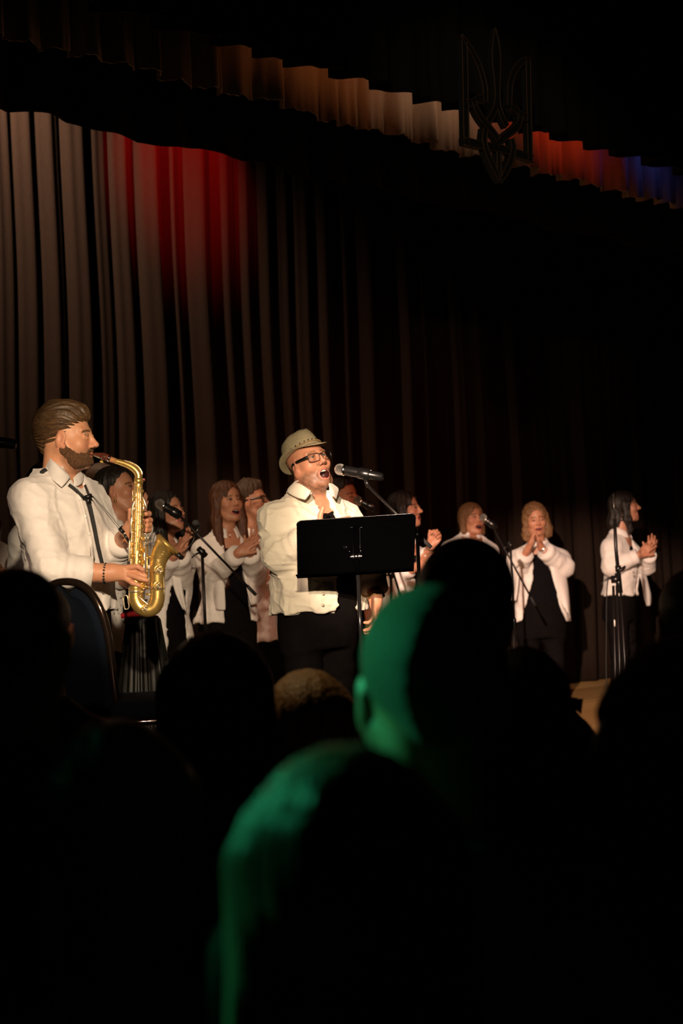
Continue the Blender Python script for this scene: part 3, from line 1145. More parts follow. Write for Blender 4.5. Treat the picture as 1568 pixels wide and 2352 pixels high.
def wood_mat():
    m = bpy.data.materials.new('stage_boards')
    m.use_nodes = True
    nt = m.node_tree
    b = nt.nodes['Principled BSDF']
    b.inputs['Roughness'].default_value = 0.35
    tc = nt.nodes.new('ShaderNodeTexCoord')
    br = nt.nodes.new('ShaderNodeTexBrick')
    br.inputs['Color1'].default_value = (0.90, 0.54, 0.21, 1)
    br.inputs['Color2'].default_value = (0.76, 0.42, 0.15, 1)
    br.inputs['Mortar'].default_value = (0.05, 0.02, 0.008, 1)
    br.inputs['Scale'].default_value = 1.0
    br.inputs['Mortar Size'].default_value = 0.0025
    br.inputs['Brick Width'].default_value = 1.6
    br.inputs['Row Height'].default_value = 0.07
    nt.links.new(tc.outputs['Object'], br.inputs['Vector'])
    nz = nt.nodes.new('ShaderNodeTexNoise')
    mp = nt.nodes.new('ShaderNodeMapping')
    mp.inputs['Scale'].default_value = (1.2, 30, 1)
    nz.inputs['Scale'].default_value = 2.0
    nz.inputs['Detail'].default_value = 5
    nt.links.new(tc.outputs['Object'], mp.inputs[0])
    nt.links.new(mp.outputs[0], nz.inputs['Vector'])
    mx = nt.nodes.new('ShaderNodeMix')
    mx.data_type = 'RGBA'
    mx.blend_type = 'MULTIPLY'
    mx.inputs[0].default_value = 0.7
    nt.links.new(br.outputs[0], mx.inputs[6])
    nt.links.new(nz.outputs[0], mx.inputs[7])
    nt.links.new(mx.outputs[2], b.inputs['Base Color'])
    bp = nt.nodes.new('ShaderNodeBump')
    bp.inputs['Strength'].default_value = 0.2
    bp.inputs['Distance'].default_value = 0.003
    nt.links.new(nz.outputs[0], bp.inputs['Height'])
    nt.links.new(bp.outputs[0], b.inputs['Normal'])
    return m


M_WOOD = wood_mat()
AUD = -0.15
worldobj('floor', wbox(-5, 15, -6, 3.55, AUD - 0.1, AUD), M_CARPET, kind='structure')
worldobj('floor_stage', wbox(-5, 15, 3.55, 9.4, AUD - 0.1, 0.0), M_WOOD, kind='structure')
worldobj('wall_back', wbox(-5, 15, 9.4, 9.6, AUD, 6.2), M_WALL, kind='structure')
worldobj('wall_left', wbox(-5.2, -5, -6, 9.6, AUD, 6.2), M_WALL, kind='structure')
worldobj('wall_right', wbox(15, 15.2, -6, 9.6, AUD, 6.2), M_WALL, kind='structure')
worldobj('wall_rear', wbox(-5, 15, -6.2, -6, AUD, 6.2), M_WALL, kind='structure')
worldobj('ceiling', wbox(-5, 15, -6, 9.6, 6.2, 6.4), M_WALL, kind='structure')
worldobj('trim_1', wbox(2.2, 14.2, 8.22, 8.28, 0.0, 0.10), mat('teal_skirting', (0.10, 0.20, 0.18), 0.6), kind='structure')


# curtains: pleated cloth with real folds and thickness
def pleats(x0, x1, widths, Y, z0, z1, amp, expo, rows=16, seed=1, drift=0.02, per=12, saw=0.0, bottom=None, thick=0.012):
    r = random.Random(seed)
    xs, ys, ph = [], [], []
    x = x0
    while x < x1:
        w = widths * r.uniform(0.72, 1.32)
        a = amp * r.uniform(0.6, 1.25)
        e = r.uniform(*expo)
        sk = r.uniform(-0.18, 0.18)
        q = r.uniform(0, 6.28)
        for i in range(per):
            t = i / per
            xs.append(x + t * w)
            b = a * (math.sin(math.pi * t) ** e)
            if saw:
                b = (1 - saw) * b + saw * a * t
            b += 0.10 * a * math.sin(4 * math.pi * t + q)
            ys.append(Y - b)
            ph.append(q + sk * t)
        x += w
    xs, ys, ph = np.array(xs), np.array(ys), np.array(ph)
    zs = np.linspace(z0, z1, rows)
    V = []
    for k, z in enumerate(zs):
        f = k / (rows - 1)
        xx = xs + drift * np.sin(2.2 * z + xs * 1.9 + seed) * (1 - f)
        yy = Y + (ys - Y) * (1.12 - 0.25 * f)
        zz = np.full_like(xs, z)
        if k == 0 and bottom:
            zz = zz + bottom(xs)
        V.append(np.stack([xx, yy, zz], axis=1))
    V = np.array(V)
    nr, nc = V.shape[:2]
    F = []
    n = nr * nc
    V2 = V + A(0, thick, 0)
    for i in range(nr - 1):
        for j in range(nc - 1):
            a = i * nc + j
            F.append((a, a + 1, a + nc + 1, a + nc))
            F.append((n + a, n + a + nc, n + a + nc + 1, n + a + 1))
    for j in range(nc - 1):
        F.append((j + 1, j, n + j, n + j + 1))
    return np.concatenate([V.reshape(-1, 3), V2.reshape(-1, 3)]), F


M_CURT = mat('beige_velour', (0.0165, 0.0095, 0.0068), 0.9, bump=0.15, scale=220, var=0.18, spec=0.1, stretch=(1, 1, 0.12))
M_BORDER = mat('black_velour', (0.008, 0.007, 0.007), 0.95, bump=0.15, scale=120, var=0.2)
M_VAL = mat('cream_valance_cloth', (0.42, 0.33, 0.25), 0.85, bump=0.15, scale=150, var=0.12)


def wcurtain(name, geo, m, label):
    V = np.asarray(geo[0])
    base = A(V[:, 0].mean(), V[:, 1].mean(), V[:, 2].min())
    o = worldobj(name, (V - base, geo[1]), m, label, 'curtain', smooth=True)
    o.location = base
    return o


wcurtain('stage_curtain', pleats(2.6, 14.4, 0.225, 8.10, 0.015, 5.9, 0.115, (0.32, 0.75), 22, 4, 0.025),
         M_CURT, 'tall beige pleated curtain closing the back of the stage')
wcurtain('back_border', pleats(2.6, 14.2, 0.42, 6.32, 3.53, 6.0, 0.05, (0.8, 1.2), 8, 9, 0.0, bottom=lambda x: 0.018 * np.sin(x * 5.2) + 0.01 * np.sin(x * 13)),
         M_BORDER, 'plain black border hanging just in front of the lit back curtain')
wcurtain('cream_valance', pleats(1.6, 13.8, 0.20, 5.45, 3.52, 6.0, 0.085, (0.5, 1.0), 8, 12, 0.0,
                                 bottom=lambda x: 0.010 * np.sin(x * 7.0) + 0.006 * np.sin(x * 61) + 0.004 * np.sin(x * 143)),
         M_VAL, 'cream pleated valance strip lit orange, red and blue')
wcurtain('front_border', pleats(1.0, 13.6, 0.26, 4.80, 3.45, 6.0, 0.15, (0.9, 1.1), 8, 21, 0.0, per=16, saw=0.85),
         M_BORDER, 'black border with a stepped lower edge hanging above the lit valance')

# lamps hung between the borders, colouring the valance and the back curtain
def wspot(name, p, t, power, color, angle, blend=0.6, radius=0.03):
    o = spot(name, (0, 0, 0), (1, 0, 0), power, color, angle, blend, radius)
    p, t = Vector(p), Vector(t)
    o.location = p
    o.rotation_euler = (t - p).to_track_quat('-Z', 'Y').to_euler()
    return o


for nm, xs, pw, colr in (('orange', (4.8, 5.25), 1.5, (1.0, 0.30, 0.09)), ('cream', (5.75, 6.15), 2.2, (1.0, 0.56, 0.34)), ('red', (6.75, 7.2), 2.8, (1.0, 0.07, 0.025)), ('blue', (7.95,), 1.2, (0.10, 0.14, 1.0))):
    for x in xs:
        wspot('valance_lamp_' + nm, (x, 4.96, 3.86), (x, 5.42, 3.60), pw * (0.5 if x < 5 else 1), colr, 125, 0.9)
wspot('curtain_wash_lamp', (4.0, 7.3, 4.8), (4.5, 8.0, 3.9), 560, (1.0, 0.68, 0.45), 105, 0.7, 0.05)
wspot('curtain_red_lamp', (5.9, 7.0, 4.75), (6.08, 8.0, 4.15), 400, (1.0, 0.012, 0.012), 60, 0.7, 0.04)

# ----------------------------------------------------------------------------
# the trident emblem hanging over the stage front
# ----------------------------------------------------------------------------
M_EMB = mat('emblem_dark_paint', (0.012, 0.014, 0.010), 0.7, bump=0.1, scale=60)
M_EDGE = mat('emblem_ochre_edging', (0.07, 0.035, 0.014), 0.6, bump=0.1, scale=60)


def build_emblem():
    Y = 4.3
    o = bpy.data.objects.new('trident_emblem', None)
    o.empty_display_size = 0.05
    COL.objects.link(o)
    base = onY(1140, 428, Y)
    o.location = base
    setp(o, 'dark trident emblem with ochre outlines hanging above the stage', 'emblem')

    def pt(zx, zy):
        p = onY(1020 + zx / 5.735, 40 + zy / 5.735, Y) - base
        return A(p[0], 0, p[2])
    sc = 0.77 / (2060.0)

    def band(pts, hw, k, name='band', lift=0.0, sub=5):
        P = crom([pt(*p) for p in pts], sub)
        hws = np.interp(np.linspace(0, 1, len(P)), np.linspace(0, 1, len(hw)), hw) * sc * 0.95 if not np.isscalar(hw) else np.full(len(P), hw * sc)
        T = np.gradient(P, axis=0)
        T /= np.linalg.norm(T, axis=1)[:, None]
        N = np.stack([-T[:, 2], np.zeros(len(P)), T[:, 0]], axis=1)
        a, b = P + N * hws[:, None], P - N * hws[:, None]
        yo, yi = A(0, -0.018 - lift, 0), A(0, 0.012, 0)
        V = np.concatenate([a + yo, b + yo, a + yi, b + yi])
        n = len(P)
        F = []
        for i in range(n - 1):
            F += [(i, n + i, n + i + 1, i + 1), (2 * n + i, 2 * n + i + 1, 3 * n + i + 1, 3 * n + i), (i, i + 1, 2 * n + i + 1, 2 * n + i),
                  (n + i, 3 * n + i, 3 * n + i + 1, n + i + 1)]
        F += [(0, 2 * n, 3 * n, n), (n - 1, 2 * n - 1, 4 * n - 1, 3 * n - 1)]
        bo = worldobj(name, (V, F), M_EMB, parent=o)
        for e in (a, b):
            worldobj('edging', tube(e + yo, 0.0040, 6), M_EDGE, parent=bo, smooth=True)
        return bo
    band([(228, 300), (238, 700), (245, 1100), (255, 1660)], 46, 0, 'upright')
    band([(185, 240), (290, 390), (420, 640), (490, 880), (505, 1000), (507, 1130)], [12, 40, 44, 44, 44, 44], 0, 'wing')
    band([(500, 1085), (400, 1095), (340, 1140), (262, 1148)], 42, 0, 'wing_link', 0.002)
    band([(345, 1120), (390, 1240), (460, 1360), (570, 1490), (640, 1580), (672, 1640)], 42, 0, 'ribbon', 0.004)
    band([(1068, 540), (1075, 1000), (1085, 1400), (1096, 1900)], 42, 0, 'upright')
    band([(1110, 560), (1000, 590), (900, 700), (840, 860), (826, 1000), (822, 1190)], [12, 40, 44, 44, 44, 44], 0, 'wing')
    band([(822, 1180), (900, 1215), (955, 1290), (1060, 1350)], 42, 0, 'wing_link', 0.002)
    band([(965, 1290), (940, 1420), (860, 1500), (760, 1580), (685, 1660)], 42, 0, 'ribbon', 0.004)
    band([(634, 150), (642, 300), (648, 480), (652, 650), (660, 860), (664, 1050), (664, 1230)], [3, 52, 86, 84, 56, 46, 78], 0, 'blade')
    band([(640, 1200), (600, 1300), (545, 1390)], [40, 42, 44], 0, 'blade_foot')
    band([(690, 1200), (730, 1330), (790, 1450)], [40, 42, 44], 0, 'blade_foot')
    band([(215, 1640), (450, 1695), (680, 1735), (860, 1790), (1000, 1830), (1130, 1880)], 46, 0, 'crossbar', 0.001)
    band([(495, 1480), (482, 1650), (540, 1850), (615, 2010), (690, 2180)], [42, 42, 42, 42, 20], 0, 'loop', 0.006)
    band([(840, 1610), (865, 1740), (820, 1930), (760, 2060), (690, 2180)], [42, 42, 42, 42, 20], 0, 'loop', 0.006)
    band([(680, 1780), (684, 1900), (690, 2110)], 36, 0, 'stem')
    for zx, zy, tx in ((170, 220, 165), (634, 150, 620), (1108, 540, 1100)):
        a = pt(zx, zy)
        worldobj('wire', tube([a, A(a[0], 0, 6.18 - base[2])], 0.0012, 5), M_METAL_BLACK, parent=o, smooth=True)


build_emblem()
# ----------------------------------------------------------------------------
# THE SINGER
# ----------------------------------------------------------------------------
def thin_glass():
    m = bpy.data.materials.new('clear_lens')
    m.use_nodes = True
    nt = m.node_tree
    nt.nodes.remove(nt.nodes['Principled BSDF'])
    out = nt.nodes['Material Output']
    tr, gl, mx, fr = (nt.nodes.new(n) for n in ('ShaderNodeBsdfTransparent', 'ShaderNodeBsdfGlossy', 'ShaderNodeMixShader', 'ShaderNodeFresnel'))
    gl.inputs['Roughness'].default_value = 0.03
    tr.inputs[0].default_value = (0.93, 0.93, 0.92, 1)
    mx.inputs[0].default_value = 0.04
    nt.links.new(tr.outputs[0], mx.inputs[1])
    nt.links.new(gl.outputs[0], mx.inputs[2])
    nt.links.new(mx.outputs[0], out.inputs[0])
    return m


M_GLASS = thin_glass()
M_STRAW = mat('straw_weave', (0.40, 0.34, 0.205), 0.85, bump=0.5, scale=420, var=0.3)


def singer():
    d = 6.6
    P = person('person', 'singer in cream jacket, straw hat and glasses singing behind the music stand', 'person', d=d,
               head=(707, 1062), hh=0.243, yaw=35, pitch=13, roll=10, tyaw=38, neck=(714, 1146), hips=(728, 1418), fem=False, f=1.08, belly=0.045,
               rarm=((642, 1274, -0.17), (722, 1228, -0.24)), larm=((842, 1282, 0.02), (862, 1372, -0.10)),
               hands={1: dict(d=A(0.95, 0.05, 0.20), n=A(0.15, 1, 0.0), side=1, spread=0.06, curl=(10, 12, 14, 18), thumb=(0.30, 0.95, -0.1), size=1.15),
                      -1: dict(d=A(0.0, -0.1, -1), n=A(-1, 0.3, 0), side=1, curl=(25, 30, 30, 35), size=1.1)},
               shirt='open', shirtm=M_JACKET, opening=[(-0.3, -0.105, 0.055), (0.1, -0.10, 0.05), (0.30, -0.085, 0.035), (0.42, -0.055, 0.035), (0.6, -0.06, 0.05)],
               skin=(0.54, 0.25, 0.145), h_head=0.0027, h_cloth=0.0068, hem=0.0, shemz=0.03, collar=False, cuff=0.07, sleeve=(0.078, 0.076, 0.066), wrinkle=0.008, puff=0.030, neckline=0.55,
               headkw=dict(mo=1.15, eye=0.0092, stubble=0.95, jaw=1.14, fat=0.0, neck_r=0.068, brow=(0.20, 0.10, 0.05), brow_up=0.004, iris=(0.16, 0.20, 0.17),
                           lip=(0.50, 0.17, 0.13), stub_col=(0.17, 0.09, 0.055)))
    T = P.T
    # hat
    s = P.s
    Rh = P.R.copy()
    a = math.radians(14)
    up = P.R[:, 2] * math.cos(a) - P.R[:, 1] * math.sin(a)
    fw = P.R[:, 1] * math.cos(a) + P.R[:, 2] * math.sin(a)
    ho = P.hc + P.R @ (A(0, -0.016, 0.041) * s)

    def HL(x, y, z):
        return ho + (P.R[:, 0] * x + fw * y + up * z) * s
    prof = [(0.112, 0.131, 'b'), (0.104, 0.123, 'b'), (0.096, 0.114, 'b'), (0.088, 0.106, 'b'), (0.0825, 0.1005, 0.003), (0.0815, 0.0995, 0.022), (0.0795, 0.097, 0.042),
            (0.075, 0.0925, 0.062), (0.067, 0.085, 0.078), (0.055, 0.073, 0.087), (0.038, 0.054, 0.0885), (0.019, 0.031, 0.087), (0.001, 0.002, 0.085)]
    n = 56
    V = []
    for rx, ry, z in prof:
        for i in range(n):
            t = 2 * math.pi * i / n
            cx_, sy_ = math.cos(t), math.sin(t)
            x, y = rx * cx_, ry * sy_
            if z == 'b':
                k = (rx - 0.0825) / 0.0295
                zz = 0.002 - 0.026 * k * max(sy_, 0) ** 2 + 0.014 * k * cx_ * cx_ - 0.004 * k * max(-sy_, 0)
                zz += 0.0 if sy_ > 0 else -0.022 * k * (-sy_) ** 2
            else:
                zz = z
                hgt = z / 0.0885
                # front pinch and centre crease
                pin = math.exp(-((sy_ - 0.75) / 0.30) ** 2) * hgt ** 2
                x *= 1 - 0.30 * pin
                zz += 0.012 * max(sy_, 0) * hgt
                if hgt > 0.85:
                    zz -= 0.026 * math.exp(-(x / 0.022) ** 2) * (hgt - 0.85) / 0.15
            V.append(HL(x, y, zz))
    m = len(prof)
    F = [(i * n + k, i * n + (k + 1) % n, (i + 1) * n + (k + 1) % n, (i + 1) * n + k) for i in range(m - 1) for k in range(n)]
    V = np.array(V)
    V2 = V.reshape(m, n, 3).copy()
    V2 = (V2 - ho) * 0.985 - up * 0.0025 + ho
    nn = m * n
    F2 = [tuple(nn + q for q in f[::-1]) for f in F] + [(k, nn + k, nn + (k + 1) % n, (k + 1) % n) for k in range(n)]
    hat = T.part('hat', (np.concatenate([V, V2.reshape(-1, 3)]), F + F2), M_STRAW, label='woven straw fedora with a stitched band')
    ring = [HL(0.0830 * math.cos(t), 0.1010 * math.sin(t), 0.012) for t in np.linspace(0, 2 * math.pi, 49)]
    T.part('hat_band', tube(ring, 0.008 * s, 8, 1, False, flat=(up, 0.25)), mat('tan_hat_band', (0.40, 0.27, 0.12), 0.8, bump=0.3, scale=300), hat)
    for t in (0.62, 0.86, 1.10, 1.32, 1.55, 1.85, 0.36):
        p = HL(0.0850 * math.cos(t), 0.1030 * math.sin(t), 0.015)
        q = HL(0.0850 * math.cos(t + 0.05), 0.1030 * math.sin(t + 0.05), 0.021)
        T.part('stitch', join(tube([p, q], 0.0028, 6), tube([HL(0.0850 * math.cos(t + 0.05), 0.1030 * math.sin(t + 0.05), 0.012), p], 0.002, 6)), M_PLASTIC, hat)
    glasses(P, M_PLASTIC, w=1.06, rim=0.0016, temple=0.0034, z=-0.001, fwd=0.002)
    # jacket collar: two stiff flaps
    j = d
    right = [[W(700, 1098, j + 0.00), W(690, 1100, j - 0.02), W(676, 1108, j - 0.04)],
             [W(676, 1108, j - 0.09), W(668, 1120, j - 0.11), W(660, 1128, j - 0.10)],
             [W(690, 1112, j - 0.15), W(686, 1128, j - 0.165), W(680, 1142, j - 0.155)],
             [W(714, 1128, j - 0.19), W(710, 1136, j - 0.20), W(700, 1148, j - 0.195)]]
    T.part('collar', sheet(right, 0.007, 4, 4), M_JACKET)
    left = [[W(735, 1100, j + 0.10), W(742, 1106, j + 0.10), W(750, 1112, j + 0.10)],
            [W(750, 1104, j - 0.02), W(762, 1112, j - 0.02), W(776, 1122, j + 0.00)],
            [W(756, 1114, j - 0.09), W(766, 1126, j - 0.10), W(775, 1136, j - 0.06)],
            [W(756, 1128, j - 0.13), W(764, 1138, j - 0.14), W(772, 1146, j - 0.10)]]
    T.part('collar', sheet(left, 0.007, 4, 4), M_JACKET)
    # gold watch on the left wrist
    w, e = P.arms[-1][2], P.arms[-1][1]
    ax = nrm(w - e)
    wc = w - ax * 0.005
    bt = T.part('watch_strap', lathe(wc - ax * 0.010, ax, [(0, 0.034), (0.002, 0.0365), (0.018, 0.0365), (0.020, 0.034)], 24), M_GOLDW, label='gold watch')
    out = nrm(A(0.9, -0.45, 0) - ax * np.dot(A(0.9, -0.45, 0), ax))
    T.part('watch_case', lathe(wc + out * 0.032, out, [(0, 0.017), (0.004, 0.019), (0.010, 0.018), (0.011, 0.014)], 20), M_CHROME, bt)
    # jacket: buttons and stitched seams
    SV = P.shirtV
    for bx, by in ((743, 1338), (742, 1364), (741, 1390)):
        T.part('button', lathe(surf(SV, bx, by, 0.001), A(0.2, -1, 0), [(0, 0.0065), (0.004, 0.0065), (0.005, 0.004)], 14), mat('jacket_button', (0.5, 0.42, 0.3), 0.4, 0.3))
    return P


PS = singer()

# ----------------------------------------------------------------------------
# THE SAXOPHONIST
# ----------------------------------------------------------------------------
def cust_chain(pts, d, radii):
    return [('u', Cone(W(a[0], a[1], d + a[2]), W(b[0], b[1], d + b[2]), r0, r1), 0.004) for a, b, r0, r1 in zip(pts[:-1], pts[1:], radii[:-1], radii[1:])]


def sax_right_hand(w):
    d = 5.35
    z = -0.21
    pr = [('u', Cone(W(238, 1316, d + z), W(262, 1315, d + z), 0.027, 0.026), 0.02),
          ('u', Cone(W(258, 1310, d + z), W(298, 1308, d + z + 0.01), 0.021, 0.016), 0.02),
          ('u', Cone(W(256, 1318, d + z), W(294, 1326, d + z + 0.005), 0.022, 0.015), 0.02)]
    pr += cust_chain([(292, 1304, z), (316, 1301, z - 0.012), (327, 1308, z - 0.016), (329, 1313, z - 0.01)], d, [0.0115, 0.0095, 0.0085, 0.0075])
    pr += cust_chain([(298, 1312, z + 0.01), (322, 1317, z - 0.004), (334, 1323, z - 0.006)], d, [0.0115, 0.0095, 0.008])
    pr += cust_chain([(296, 1319, z - 0.004), (320, 1328, z - 0.016), (337, 1333, z - 0.014)], d, [0.0115, 0.0098, 0.0082])
    pr += cust_chain([(288, 1328, z), (304, 1339, z - 0.008), (320, 1345, z - 0.006)], d, [0.0108, 0.009, 0.0075])
    pr += cust_chain([(262, 1318, z + 0.03), (285, 1322, z + 0.06), (302, 1318, z + 0.07)], d, [0.015, 0.012, 0.009])
    return pr


def sax_left_hand(w):
    d = 5.35
    pr = [('u', Cone(W(290, 1232, d - 0.06), W(304, 1208, d - 0.085), 0.026, 0.026), 0.02),
          ('u', Cone(W(302, 1212, d - 0.085), W(322, 1192, d - 0.075), 0.022, 0.024), 0.02)]
    for y, x in ((1180, 347), (1195, 350), (1207, 349), (1218, 347)):
        pr += cust_chain([(318, y + 2, -0.08), (337, y, -0.095), (x - 5, y, -0.125), (x - 12, y + 0.5, -0.150)], d, [0.0115, 0.0105, 0.0100, 0.0088])
    pr += cust_chain([(302, 1212, -0.10), (300, 1190, -0.125), (299, 1172, -0.14)], d, [0.014, 0.011, 0.0095])
    return pr


def saxophonist():
    d = 5.35
    P = person('person', 'bearded man in white shirt with slicked back hair playing the saxophone', 'person', d=d, head=(152, 1006), hh=0.238, yaw=84, pitch=0, roll=0,
               tyaw=64, neck=(137, 1094), hips=(160, 1392), fem=False, f=1.0, belly=0.0,
               rarm=((122, 1308, -0.25), (246, 1317, -0.21)), larm=((262, 1268, 0.10), (292, 1228, -0.06)),
               hands={1: sax_right_hand, -1: sax_left_hand}, shirt='closed', opening=None, skin=(0.58, 0.28, 0.155), h_head=0.0027, h_cloth=0.0066, hem=0.0,
               shemz=-0.02, collar=False, cuff=0.085, sleeve=(0.066, 0.066, 0.056), wrinkle=0.005, legspread=0.03,
               headkw=dict(mo=0.0, stubble=0.55, neck_r=0.062, brow=(0.07, 0.035, 0.015), stub_col=(0.07, 0.035, 0.018)),
               hair=None)
    T = P.T
    s = P.s
    hp = [('u', Ell((0, -0.022, 0.044), (0.0815, 0.103, 0.090)), 0),
          ('u', Cone((0, 0.055, 0.090), (0, -0.03, 0.118), 0.030, 0.026), 0.04),
          ('u', Cone((0, -0.075, 0.01), (0, -0.072, -0.035), 0.036, 0.026), 0.03),
          ('s', Half((0, 0.0, -0.002), (0, -0.60, 0.80), 0.4), 0.012)]

    def slick(V):
        x, y, z = V[:, 0], V[:, 1], V[:, 2]
        q = np.arctan2(x, z - 0.02) * 26 + 5 * np.sin(y * 22 + x * 20) + 2 * wob(V, 30, 2)
        return 0.0028 * np.sin(q) + 0.0016 * np.sin(q * 2.3 + 1)
    T.part('hair', hair_geo(P.hc, P.R, s, hp, 0.0026, slick), mat('slicked_brown_hair', (0.085, 0.046, 0.020), 0.42, bump=0.15, scale=120, var=0.5, stretch=(0.25, 1, 1), spec=0.25))
    # short clipped sides and a full beard
    bp = [('u', Ell((0, 0.030, -0.030), (0.0655, 0.069, 0.092)), 0), ('u', Ell((0, 0.042, -0.082), (0.055, 0.050, 0.040)), 0.02)]
    for sx in (-1, 1):
        bp += [('u', Cone((sx * 0.062, -0.002, -0.045), (sx * 0.038, 0.048, -0.098), 0.018, 0.018), 0.02)]
    bp += [('u', Ell((0, 0.076, -0.104), (0.028, 0.022, 0.022)), 0.02),
           ('s', Half((0, 0.004, -0.030), (0, -0.40, -0.92), 0.4), 0.008), ('s', Half((0, 0.000, -0.08), (0, 1, 0.25), 0.4), 0.01),
           ('s', Half((0, 0.03, -0.128), (0, -0.35, 1), 0.4), 0.01), ('s', Ell((0, 0.098, -0.068), (0.020, 0.022, 0.0085)), 0.004)]
    for sx in (-1, 1):
        bp += [('u', Cone((sx * 0.0695, 0.009, -0.012), (sx * 0.066, 0.010, -0.055), 0.0055, 0.009), 0.012),
               ('u', Cone((0, 0.0955, -0.0520), (sx * 0.021, 0.086, -0.0570), 0.0052, 0.0052), 0.006),
               ('u', Cone((sx * 0.021, 0.086, -0.0570), (sx * 0.029, 0.076, -0.078), 0.006, 0.008), 0.010)]
    T.part('beard', hair_geo(P.hc, P.R, s, bp, 0.0026, lambda V: 0.0016 * wob(V, 260, 4) + 0.0012 * wob(V, 520, 5)),
           mat('brown_beard', (0.15, 0.075, 0.036), 0.7, bump=0.9, scale=420, var=0.6, stretch=(1, 1, 0.35), spec=0.2))
    # stiff shirt collar
    near = [[W(113, 1050, d - 0.02), W(107, 1062, d - 0.03), W(100, 1082, d - 0.03)],
            [W(119, 1056, d - 0.075), W(114, 1080, d - 0.10), W(112, 1096, d - 0.115)],
            [W(138, 1072, d - 0.105), W(130, 1094, d - 0.135), W(128, 1108, d - 0.15)],
            [W(162, 1096, d - 0.10), W(152, 1108, d - 0.135), W(142, 1119, d - 0.15)]]
    T.part('collar', sheet(near, 0.004, 4, 4), M_SHIRT)
    far = [[W(168, 1098, d - 0.07), W(170, 1106, d - 0.08), W(171, 1120, d - 0.09)],
           [W(178, 1088, d - 0.03), W(182, 1096, d - 0.04), W(186, 1112, d - 0.05)],
           [W(186, 1084, d + 0.02), W(191, 1092, d + 0.01), W(191, 1104, d + 0.0)]]
    T.part('collar', sheet(far, 0.004, 4, 4), M_SHIRT)
    # button placket down the shirt front, with small buttons
    SV = P.shirtV

    def on(x, y, off=0.003):
        return surf(SV, x, y, off)
    path = [(172, 1116), (180, 1134), (189, 1160), (197, 1190), (204, 1222), (210, 1254), (214, 1284)]
    T.part('placket', sheet([[on(x - 3.5, y, 0.002), on(x, y, 0.0035), on(x + 3.5, y, 0.002)] for x, y in path], 0.002, 3, 3), M_SHIRT)
    for x, y in ((184, 1146), (196, 1186), (205, 1226), (212, 1266)):
        T.part('button', lathe(on(x, y, 0.004), A(0.3, -1, 0), [(0, 0.005), (0.002, 0.005), (0.0025, 0.003)], 12), M_PEARL)
    # sling: straps to the yoke, one long strap down to the hip
    st = T.part('neck_strap', tube([on(158, 1113, 0.006), on(172, 1124, 0.007), on(190, 1141, 0.010)], 0.0060, 8, 4, flat=(A(0, -1, 0), 0.35)), M_RUBBER)
    T.part('neck_pad', tube([on(95, 1085, 0.004), on(101, 1080, 0.006), on(106, 1078, 0.004)], 0.008, 8, 4, flat=(A(0, -1, 0.3), 0.4)), M_RUBBER, st)
    T.part('strap_side', tube([on(195, 1114, 0.004), on(200, 1126, 0.006), on(206, 1140, 0.010)], 0.0045, 8, 4, flat=(A(0, -1, 0), 0.35)), M_RUBBER, st)
    yk = on(200, 1144, 0.014)
    yd = yk[1] - d
    T.part('strap_yoke', join(tube([W(190, 1145, d + yd), W(211, 1138, d + yd)], 0.0085, 10), tube([W(200, 1142, d + yd), W(205, 1158, d + yd)], 0.010, 10)), M_PLASTIC, st)
    T.part('strap_tail', tube([W(203, 1152, d + yd), on(212, 1190, 0.008), on(224, 1250, 0.008), on(236, 1300, 0.006)], [0.0085, 0.008, 0.0075, 0.007], 8, 4,
                              flat=(A(0, -1, 0), 0.4)), M_RUBBER, st)
    for dx in (0, 5):
        T.part('strap_cord', tube([W(211 + dx * 0.3, 1139, d + yd), W(240 + dx, 1174, d - 0.15), W(274 + dx, 1216, d - 0.185)], 0.0011, 5, 3), M_RUBBER, st)
    T.part('strap_hook', join(tube([W(274, 1213, d - 0.185), W(284, 1224, d - 0.185)], 0.0075, 8), tube([W(286, 1228, d - 0.185), W(297, 1246, d - 0.17)], 0.0055, 8)), M_PLASTIC, st)
    # bracelets
    for k in range(20):
        t = 2 * math.pi * k / 20
        c = W(241.5, 1317, d - 0.21)
        T.part('bracelet_bead', ball(c + A(0.003 * math.sin(t), 0.0345 * math.cos(t), 0.0345 * math.sin(t)), 0.0048, 8, 6), M_PLASTIC)
    c = W(291, 1221, d - 0.07)
    axb = nrm(W(304, 1208, d - 0.085) - W(286, 1240, d - 0.055))
    T.part('chain_bracelet', lathe(c - axb * 0.006, axb, [(0, 0.028), (0.003, 0.031), (0.006, 0.029), (0.009, 0.031), (0.012, 0.028)], 22), M_CHROME, label='silver bracelet')
    return P


PX = saxophonist()
